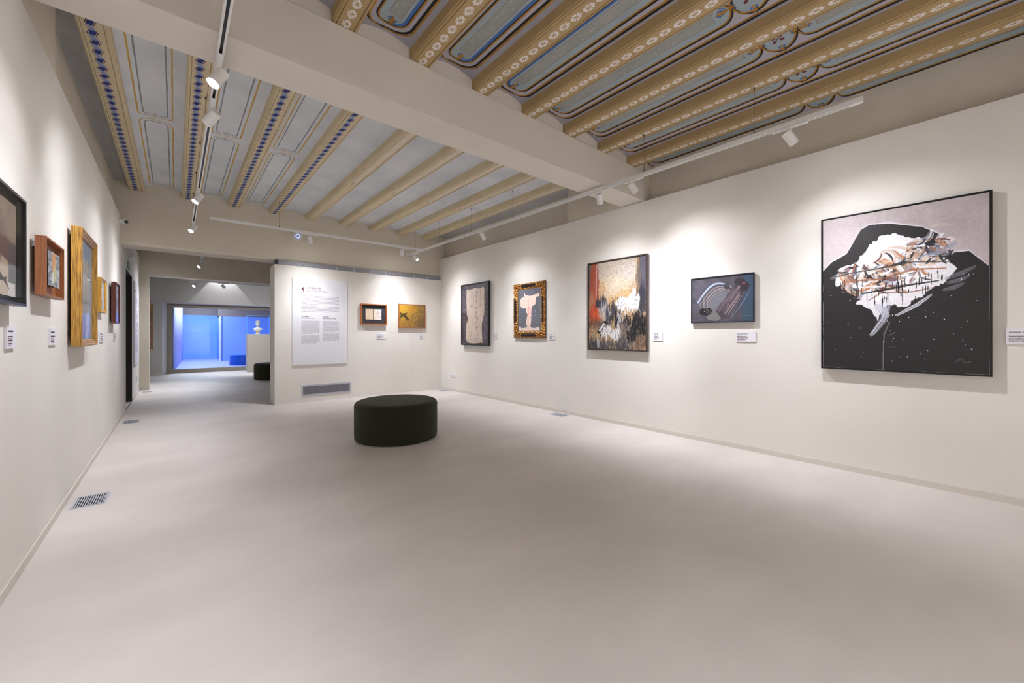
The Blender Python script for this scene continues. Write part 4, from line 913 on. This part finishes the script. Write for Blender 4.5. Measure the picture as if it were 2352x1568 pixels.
for a in ((-.38, .36, .52, 7, .032, .010, GREYINK, -.0203, 11), (-.38, .36, .28, 7, .032, .010, GREYINK, -.0203, 12), (-.38, .36, .03, 7, .032, .010, GREYINK, -.0203, 12), (-.38, -.03, -.22, 18, .021, .008, GREYINK, -.0203, 13), (.02, .36, -.22, 18, .021, .008, GREYINK, -.0203, 14), (-.38, -.18, .65, 1, .03, .03, PURPLE, -.0203, 15, 1)): para(r, *a)
r = picture('gold framed picture in the far room, seen edge on past the pillar', 'painting', 'L', 14.9, 1.48, 1.2, 1.38, .115, .02, .08, WOODG, prof=[(0, .02), (0, .115), (.02, .12), (.05, .09), (.08, .05), (.08, .02)])
P = Paint(40, 40, 1); P.base((92, 76, 60), (60, 52, 44)); P.build('canvas', r, 1.05, 1.23, -.04, OIL)

# ================================================================ OTTOMANS
VELVET = mat('olive_velvet', (31, 33, 13), .95, var=.10, scale=30, sheen=.12, bump=.25, bscale=300)
VELVETB = mat('mirrored_blue_velvet', (8, 84, 190), .9, sheen=.3)
def ottoman(label, x, y, rad, h, mt, rz=0.0, group='round ottomans'):
    root = thing('ottoman', label, 'ottoman', (x, y, 0), rz, group)
    mb = MB(); ns = 96; prof = [(0.0, .004), (rad * .9, .004), (rad - .012, .006), (rad - .003, .018), (rad, .05), (rad + .001, h * .5), (rad, h - .075), (rad - .002, h - .058)]
    mb.lathe(prof, mt, n=ns); mb.build('side_cover', root)
    mb = MB(); prof = [(rad - .002, h - .058), (rad + .001, h - .050), (rad - .004, h - .030), (rad - .018, h - .012), (rad - .045, h - .002), (rad - .10, h + .002), (rad * .5, h + .006), (0.0, h + .008)]
    b0 = len(mb.v); mb.lathe(prof, mt, n=ns); mb.v = [(x_, y_, z_ + (.0010 * math.sin(5 * math.atan2(y_, x_) + 9 * math.hypot(x_, y_)) * math.sin(34 * math.hypot(x_, y_)) if math.hypot(x_, y_) < rad - .05 else 0)) for x_, y_, z_ in mb.v]
    mb.build('seat_cushion', root)
    mb = MB(); pts = [(math.cos(2 * PI * k / 96) * (rad + .001), math.sin(2 * PI * k / 96) * (rad + .001)) for k in range(96)]
    vs = []
    for (px, py) in pts:
        n_ = math.hypot(px, py)
        for a in range(6): vs.append((px + px / n_ * .0018 * math.cos(a * PI / 3), py + py / n_ * .0018 * math.cos(a * PI / 3), h - .058 + .0018 * math.sin(a * PI / 3)))
    mb.add(vs, [(k * 6 + a, k * 6 + (a + 1) % 6, ((k + 1) % 96) * 6 + (a + 1) % 6, ((k + 1) % 96) * 6 + a) for k in range(96) for a in range(6)], mt, True)
    mb.build('piping', root)
    for t in (-2.62, .5):
        mb = MB(); mb.tube((math.cos(t) * (rad + .001), math.sin(t) * (rad + .001), .02), (math.cos(t) * (rad + .001), math.sin(t) * (rad + .001), h - .06), .0010, .0010, mt, 6); mb.build('side_seam', root)
    return root
ottoman('round dark olive velvet ottoman in the middle of the floor', 2.08, 4.66, .49, .452, VELVET)
ottoman('dark olive ottoman in the far room, half hidden by the partition', 2.15, 13.05, .49, .45, VELVET)
ottoman('bright blue ottoman standing in for one mirrored in the glass', 2.08, 19.95, .40, .44, VELVETB)  # added; stands in for an ottoman mirrored in the glass

# ================================================================ GRILLES, SOCKETS, DEVICES
def floor_grille(label, x, y, w, l, rz=0.0, dark=True):
    root = thing('floor_grille', label, 'floor grille', (x, y, 0.0), rz, 'metal floor grilles')
    mb = MB(); t = .014; zt = .003
    mb.box(-w / 2, w / 2, -l / 2, -l / 2 + t, .0005, zt, GRILLE); mb.box(-w / 2, w / 2, l / 2 - t, l / 2, .0005, zt, GRILLE); mb.box(-w / 2, -w / 2 + t, -l / 2 + t, l / 2 - t, .0005, zt, GRILLE); mb.box(w / 2 - t, w / 2, -l / 2 + t, l / 2 - t, .0005, zt, GRILLE)
    mb.build('frame', root)
    mb = MB(); mb.box(-w / 2 + t, w / 2 - t, -l / 2 + t, l / 2 - t, .0003, .0008, DARK); mb.build('duct', root)
    n = 12
    for k in range(n):
        x0 = -w / 2 + t + (w - 2 * t) * (k + .5) / n; mb = MB(); mb.box(x0 - .0032, x0 + .0032, -l / 2 + t, l / 2 - t, .001, .0028, GRILLE); mb.build('slat', root)
    mb = MB(); mb.box(-w / 2 + t, w / 2 - t, l * .12, l * .12 + .008, .0009, .0027, GRILLE); mb.build('crossbar', root)
    return root
floor_grille('slotted floor grille nearest the camera, by the left wall', -.487, 4.347, .183, .278)
floor_grille('slotted floor grille by the left wall before the black doorway', -.485, 7.91, .182, .285)
floor_grille('small floor grille at the foot of the pillar past the doorway', -.478, 11.79, .172, .16)
floor_grille('floor grille in the corner between partition and right wall', 4.585, 7.83, .18, .30)
floor_grille('floor grille along the right wall below the gilt frame', 4.58, 4.28, .185, .275)

r = thing('air_grille', 'framed air grille with horizontal slats low on the partition', 'air grille', (2.22, YP, .214))
frame_part(r, .892, .200, [(0, .0005), (0, .010), (.026, .010), (.026, .0005)], GRILLE)
box_part(r, 'duct', -.42, .42, -.0012, -.0004, -.075, .075, DUCT)
for k in range(13):
    z = -.068 + k * .0113; mb = MB(); mb.add([(-.42, -.0095, z + .0045), (.42, -.0095, z + .0045), (.42, -.002, z - .002), (-.42, -.002, z - .002), (-.42, -.0095, z + .006), (.42, -.0095, z + .006), (.42, -.002, z - .0005), (-.42, -.002, z - .0005)], [(0, 1, 2, 3), (7, 6, 5, 4), (0, 4, 5, 1), (3, 2, 6, 7)], GRILLE); mb.build('slat', r)
r = thing('linear_air_grille', 'long slatted air grille running along the top of the partition', 'air grille', (1.407, YP + .012, 2.506))
L = 3.30; mb = MB(); mb.box(0, L, .03, .05, 0, .08, DUCT); mb.build('duct', r)
mb = MB(); mb.box(0, L, 0, .05, -.0, .004, GRILLE); mb.box(0, L, 0, .05, .077, .081, GRILLE); mb.box(-.05, 0.0, .0, .07, 0, .081, DUCT); mb.build('frame', r)
for k in range(6):
    z = .012 + k * .0115; mb = MB(); mb.box(0.001, L - .001, .002, .012, z - .0034, z + .0034, GRILLE); mb.build('slat', r)
for k in range(11):
    x = .02 + k * (L - .04) / 10; mb = MB(); mb.box(x - .004, x + .004, 0.001, .014, .004, .077, PLATE); mb.build('divider', r)

def socket(label, side, c, z, w=.225, h=.088):
    root = thing('wall_socket', label, 'socket', on_wall(side, c, z), RZ[side], 'white wall sockets')
    box_part(root, 'plate', -w / 2, w / 2, -.009, -.0005, -h / 2, h / 2, WHITE, .002)
    for k in range(3):
        x = (k - 1) * w * .29
        if k == 0: box_part(root, 'rocker', x - .022, x + .022, -.0115, -.0088, -.022, .022, PLATE)
        else:
            mb = MB(); mb.tube((x, -.0098, 0), (x, -.0088, 0), .020, .020, PLATE, 20); ou = mb.build('outlet', root)
            mb = MB(); mb.tube((x - .008, -.0102, 0), (x - .008, -.0097, 0), .005, .005, DARK, 10); mb.tube((x + .008, -.0102, 0), (x + .008, -.0097, 0), .005, .005, DARK, 10); mb.build('outlet_hole', ou)
    return root
socket('white double socket low on the right wall near the corner', 'R', 7.59, .356)
socket('white socket low on the left wall past the black doorway', 'L', 11.35, .345, .2, .1)

# access point on the header, with its blue ring
BLUEL = mat('blue_led_ring', (90, 110, 255), .4, emit=3.0)
r = thing('access_point', 'round white wireless device with blue ring on the header', 'access point', (1.728, 8.2, 3.072))
mb = MB(); mb.tube((0, -.0005, 0), (0, -.026, 0), .085, .080, WHITE, 40); mb.build('housing', r, .004)
mb = MB(); vs = [(q * math.cos(2 * PI * k / 40), -.0270, q * math.sin(2 * PI * k / 40)) for q in (.030, .037) for k in range(40)]
mb.add(vs, [(k, (k + 1) % 40, 40 + (k + 1) % 40, 40 + k) for k in range(40)], BLUEL); mb.build('light_ring', r)
# dome camera
LENS = mat('black_glossy_dome', (10, 10, 12), .08, coat=.5)
r = thing('security_camera', 'white dome security camera high on the left wall near the header', 'security camera', (XL, 8.05, 2.90))
mb = MB(); mb.tube((.0005, 0, 0), (.028, 0, 0), .052, .050, WHITE, 28); mb.build('base', r)
mb = MB()
def sphere(mb, c, rx, ry, rz_, mt, nu=24, nv=14):
    vs = []; 
    for j in range(nv + 1):
        ph = PI * j / nv
        for k in range(nu): vs.append((c[0] + rx * math.sin(ph) * math.cos(2 * PI * k / nu), c[1] + ry * math.sin(ph) * math.sin(2 * PI * k / nu), c[2] + rz_ * math.cos(ph)))
    mb.add(vs, [(j * nu + k, (j + 1) * nu + k, (j + 1) * nu + (k + 1) % nu, j * nu + (k + 1) % nu) for j in range(nv) for k in range(nu)], mt, True)
sphere(mb, (.055, -.005, -.002), .043, .043, .043, WHITE); mb.build('ball_housing', r)
d = Vector((.55, -.75, -.3)).normalized(); c0 = Vector((.055, -.005, -.002)); mb = MB()
mb.tube(c0 + d * .030, c0 + d * .046, .026, .022, LENS, 24); mb.build('lens', r)
# emergency lamp and exit sign over the doorway
CLEAR = mat('frosted_plastic', (206, 208, 212), .2, coat=.4)
r = thing('emergency_lamp', 'small white emergency lamp above the black doorway', 'emergency lamp', (XL, 9.62, 2.625))
mb = MB(); mb.box(.0005, .022, -.14, .14, -.05, .05, WHITE); mb.build('base', r)
for s in (-.06, .06):
    mb = MB(); sphere(mb, (.045, s, 0), .034, .05, .045, CLEAR); mb.build('lamp_cover', r)
GREEN = mat('exit_green', (46, 120, 78), .5)
r = thing('exit_sign', 'green exit sign plate just above the black doorway', 'exit sign', (XL, 9.50, 2.44))
mb = MB(); mb.box(.0005, .012, -.16, .16, -.062, .062, GREEN); mb.build('plate', r)
mb = MB(); mb.box(.0121, .0126, .02, .12, -.008, .008, PLATE); mb.add([(.0125, .02, -.03), (.0125, .02, .03), (.0125, -.03, 0)], [(0, 1, 2)], PLATE); mb.box(.0121, .0126, -.13, -.06, -.045, .045, PLATE); mb.build('pictogram', r)

# ================================================================ BLACK DOORWAY
BDOOR = mat('black_door_paint', (20, 16, 15), .6, var=.05, scale=5)
mb = MB(); mb.box(-2.1, -.95, 9.0, 9.045, 0, 2.5, BDOOR); mb.box(-2.1, -2.05, 9.0, 10.6, 0, 2.5, BDOOR); mb.box(-2.1, -.95, 8.95, 10.6, 2.36, 2.5, BDOOR); mb.box(-2.1, -.95, 10.36, 10.6, 0, 2.5, BDOOR)
struct(mb, 'wall_dark_room')
r = bpy.data.objects.new('door_1', None); COL.objects.link(r); r.location = (XL, D1, 0); tag(r, kind='structure')
box_part(r, 'door_leaf', -1.22, -.004, -.045, -.001, .012, DH - .006, BDOOR)
box_part(r, 'door_lining', -.33, -.002, -(D1 - D0) + .001, -.046, DH - .012, DH - .001, BDOOR)
mb = MB(); mb.box(XL - .012, XL - .002, D0 + .005, D1 - .05, .0005, .003, DARK); struct(mb, 'trim_3')

# ================================================================ FAR ROOM: WINDOW, VITRINE, BUST
FRM = mat('taupe_frame_paint', (150, 142, 130), .5)
r = bpy.data.objects.new('window_1', None); COL.objects.link(r); r.location = (0, 16.9, 0); tag(r, kind='structure')
mb = MB(); mb.box(-.192, 4.2, 0, .08, 2.135, 2.25, FRM); mb.box(-.192, 4.2, 0, .08, 0.001, .13, FRM); mb.box(-.192, -.066, 0, .08, .13, 2.135, FRM); mb.box(4.08, 4.2, 0, .08, .13, 2.135, FRM)
mb.box(-.20, 4.2, -.03, 0, 2.235, 2.262, FRM); mb.box(-.20, -.175, -.03, 0, 0, 2.235, FRM); mb.build('window_frame', r)
mb = MB(); mb.box(-.066, 4.08, .035, .045, .13, 2.135, glass_mat('window_glass', (.93, .96, 1.0))); mb.build('window_pane', r)
VIT = mat('taupe_plinth_paint', (178, 172, 162), .6)
r = thing('display_case', 'tall taupe plinth with a glass case, partly hidden by the partition', 'display case', (1.842, 15.95, 0))
box_part(r, 'plinth', 0, .66, 0, .42, 0.001, 1.272, VIT, .003)
CASE = glass_mat('case_glass', (.96, .985, 1.0), .5)
EDGE = mat('blue_green_glass_edge', (96, 176, 214), .2, coat=.5)
mb = MB(); z0, z1, t = 1.273, 1.90, .008
mb.box(0, .66, 0, t, z0, z1, CASE); mb.box(0, .66, .42 - t, .42, z0, z1, CASE); mb.box(0, t, t, .42 - t, z0, z1, CASE); mb.box(.66 - t, .66, t, .42 - t, z0, z1, CASE); mb.box(0, .66, 0, .42, z1, z1 + t, CASE); gc = mb.build('glass_case', r)
mb = MB()
for x in (-.001, .651): mb.box(x, x + .010, -.001, .009, z0, z1, EDGE)
mb.box(0, .66, -.001, .006, z1 + .001, z1 + .009, EDGE); mb.box(-.001, .005, 0, .42, z1 + .001, z1 + .009, EDGE); mb.build('glass_edge', gc)
MARB = mat('white_marble', (232, 226, 220), .35, var=.04, scale=12)
BRASS = mat('gilt_plaque', (214, 170, 86), .35, metal=.4)
r = thing('marble_bust', 'small white bust of a head on a round foot inside the glass case', 'bust', (2.165, 16.13, 1.274), -.25)
mb = MB(); mb.lathe([(0, 0), (.078, 0), (.078, .012), (.060, .028), (.045, .04), (0, .04)], MARB, n=32); mb.build('foot', r)
box_part(r, 'plaque', -.045, .045, -.040, .040, .04, .085, BRASS, .004)
mb = MB()
def loft(mb, secs, mt, n=28):
    """secs: (z, rx, ry, cx, cy)"""
    vs = []
    for (z, rx, ry, cx, cy) in secs:
        for k in range(n):
            t = 2 * PI * k / n; vs.append((cx + rx * math.cos(t), cy + ry * math.sin(t), z))
    m = len(secs); mb.add(vs, [(j * n + k, j * n + (k + 1) % n, (j + 1) * n + (k + 1) % n, (j + 1) * n + k) for j in range(m - 1) for k in range(n)], mt, True)
    mb.poly(vs[:n][::-1], mt); mb.poly(vs[-n:], mt)
loft(mb, [(.085, .05, .035, 0, 0), (.10, .085, .05, 0, 0), (.13, .125, .062, 0, 0), (.165, .145, .066, 0, .002), (.19, .135, .062, 0, .004), (.208, .095, .052, 0, .004), (.222, .052, .044, 0, .002), (.24, .038, .038, 0, 0), (.27, .036, .038, 0, -.004), (.285, .040, .046, 0, -.012), (.30, .048, .056, 0, -.014),
          (.33, .056, .064, 0, -.010), (.36, .060, .070, 0, -.006), (.39, .062, .074, 0, 0), (.42, .058, .070, 0, .004), (.445, .046, .056, 0, .006), (.462, .026, .032, 0, .006), (.468, .006, .008, 0, .006)], MARB)
sphere(mb, (0, -.078, .345), .010, .018, .020, MARB, 12, 8); sphere(mb, (0, -.068, .318), .022, .012, .006, MARB, 12, 8); sphere(mb, (0, -.062, .298), .020, .014, .012, MARB, 12, 8)
for s in (-1, 1): sphere(mb, (s * .060, .002, .345), .008, .016, .024, MARB, 12, 8); sphere(mb, (s * .024, -.060, .372), .022, .014, .006, MARB, 12, 8); sphere(mb, (s * .024, -.060, .358), .011, .010, .007, MARB, 12, 8)
o = mb.build('head_and_chest', r); md = o.modifiers.new('one_surface', 'REMESH'); md.mode = 'VOXEL'; md.voxel_size = .0045; md.use_smooth_shade = True
HAIR = mat('darker_marble_hair', (196, 186, 178), .6, var=.15, scale=60, bump=.5, bscale=120)
mb = MB(); loft(mb, [(.335, .066, .058, 0, .022), (.36, .071, .066, 0, .018), (.385, .072, .080, 0, .006), (.41, .070, .082, 0, .002), (.435, .060, .072, 0, .004), (.458, .042, .05, 0, .006), (.474, .016, .02, 0, .006)], HAIR)
mb.build('hair', r)

# ================================================================ BLUE ROOM BEHIND THE GLASS
BLUEW = mat('blue_wall_paint', (122, 170, 250), .7, rgb2=(104, 156, 248), scale=1.2)
UPPER = mat('brown_grey_plaster', (128, 118, 114), .8)
PALEB = mat('pale_blue_plaster', (206, 208, 232), .7)
mb = MB(); mb.box(-1.2, 1.7, 26.0, 26.2, 0, 2.25, BLUEW); mb.box(-1.2, 5, 26.0, 26.2, 2.25, 3.4, UPPER)
for z in (.55, .95, 1.35, 1.75): mb.box(-1.2, 1.7, 25.996, 26.0, z, z + .008, UPPER)
struct(mb, 'wall_blue_back')
mb = MB(); mb.box(1.70, 5.0, 23.6, 23.8, 0, 2.13, mat('periwinkle_wall_paint', (122, 158, 246), .7)); mb.box(1.66, 1.72, 23.6, 26.0, 0, 2.13, BLUEW); mb.box(1.60, 1.66, 23.58, 23.7, 0, 2.13, PALEB); mb.box(1.58, 5.0, 23.6, 23.8, 2.13, 3.4, UPPER)
struct(mb, 'wall_blue_right')
mb = MB(); mb.box(-.35, -.12, 17.0, 26.0, 0, 3.4, PALEB)
struct(mb, 'wall_blue_left')
mb = MB(); mb.box(-1.2, 5.0, 17.0, 26.2, 3.4, 3.5, UPPER); struct(mb, 'ceiling_blue_room')
mb = MB(); mb.box(4.9, 5.0, 17.0, 26.2, 0, 3.4, PALEB); struct(mb, 'wall_blue_far_right')
STREAK = mat('pale_streak_white', (186, 192, 226), .8)
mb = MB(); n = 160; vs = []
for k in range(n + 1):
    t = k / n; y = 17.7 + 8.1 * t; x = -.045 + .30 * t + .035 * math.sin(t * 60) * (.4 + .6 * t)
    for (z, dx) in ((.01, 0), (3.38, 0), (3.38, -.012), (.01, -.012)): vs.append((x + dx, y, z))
mb.add(vs, [(k * 4 + a, k * 4 + (a + 1) % 4, k * 4 + 4 + (a + 1) % 4, k * 4 + 4 + a) for k in range(n) for a in range(4)] + [(0, 3, 2, 1), (n * 4, n * 4 + 1, n * 4 + 2, n * 4 + 3)], STREAK, True)
tag(mb.build('streak_sheet'), 'white pleated sheet standing in for pale streaks in the glass, left side of the blue room', 'streak_sheet')  # added sheet; pale light streaks in the window are built as its pleats
mb = MB(); mb.box(-1.2, 4.9, 16.99, 26.0, 0.0005, 0.004, mat('reflected_lavender_floor', (150, 160, 222), .4)); struct(mb, 'floor_blue_room')  # added overlay; the lavender of the reflection is painted into its colour
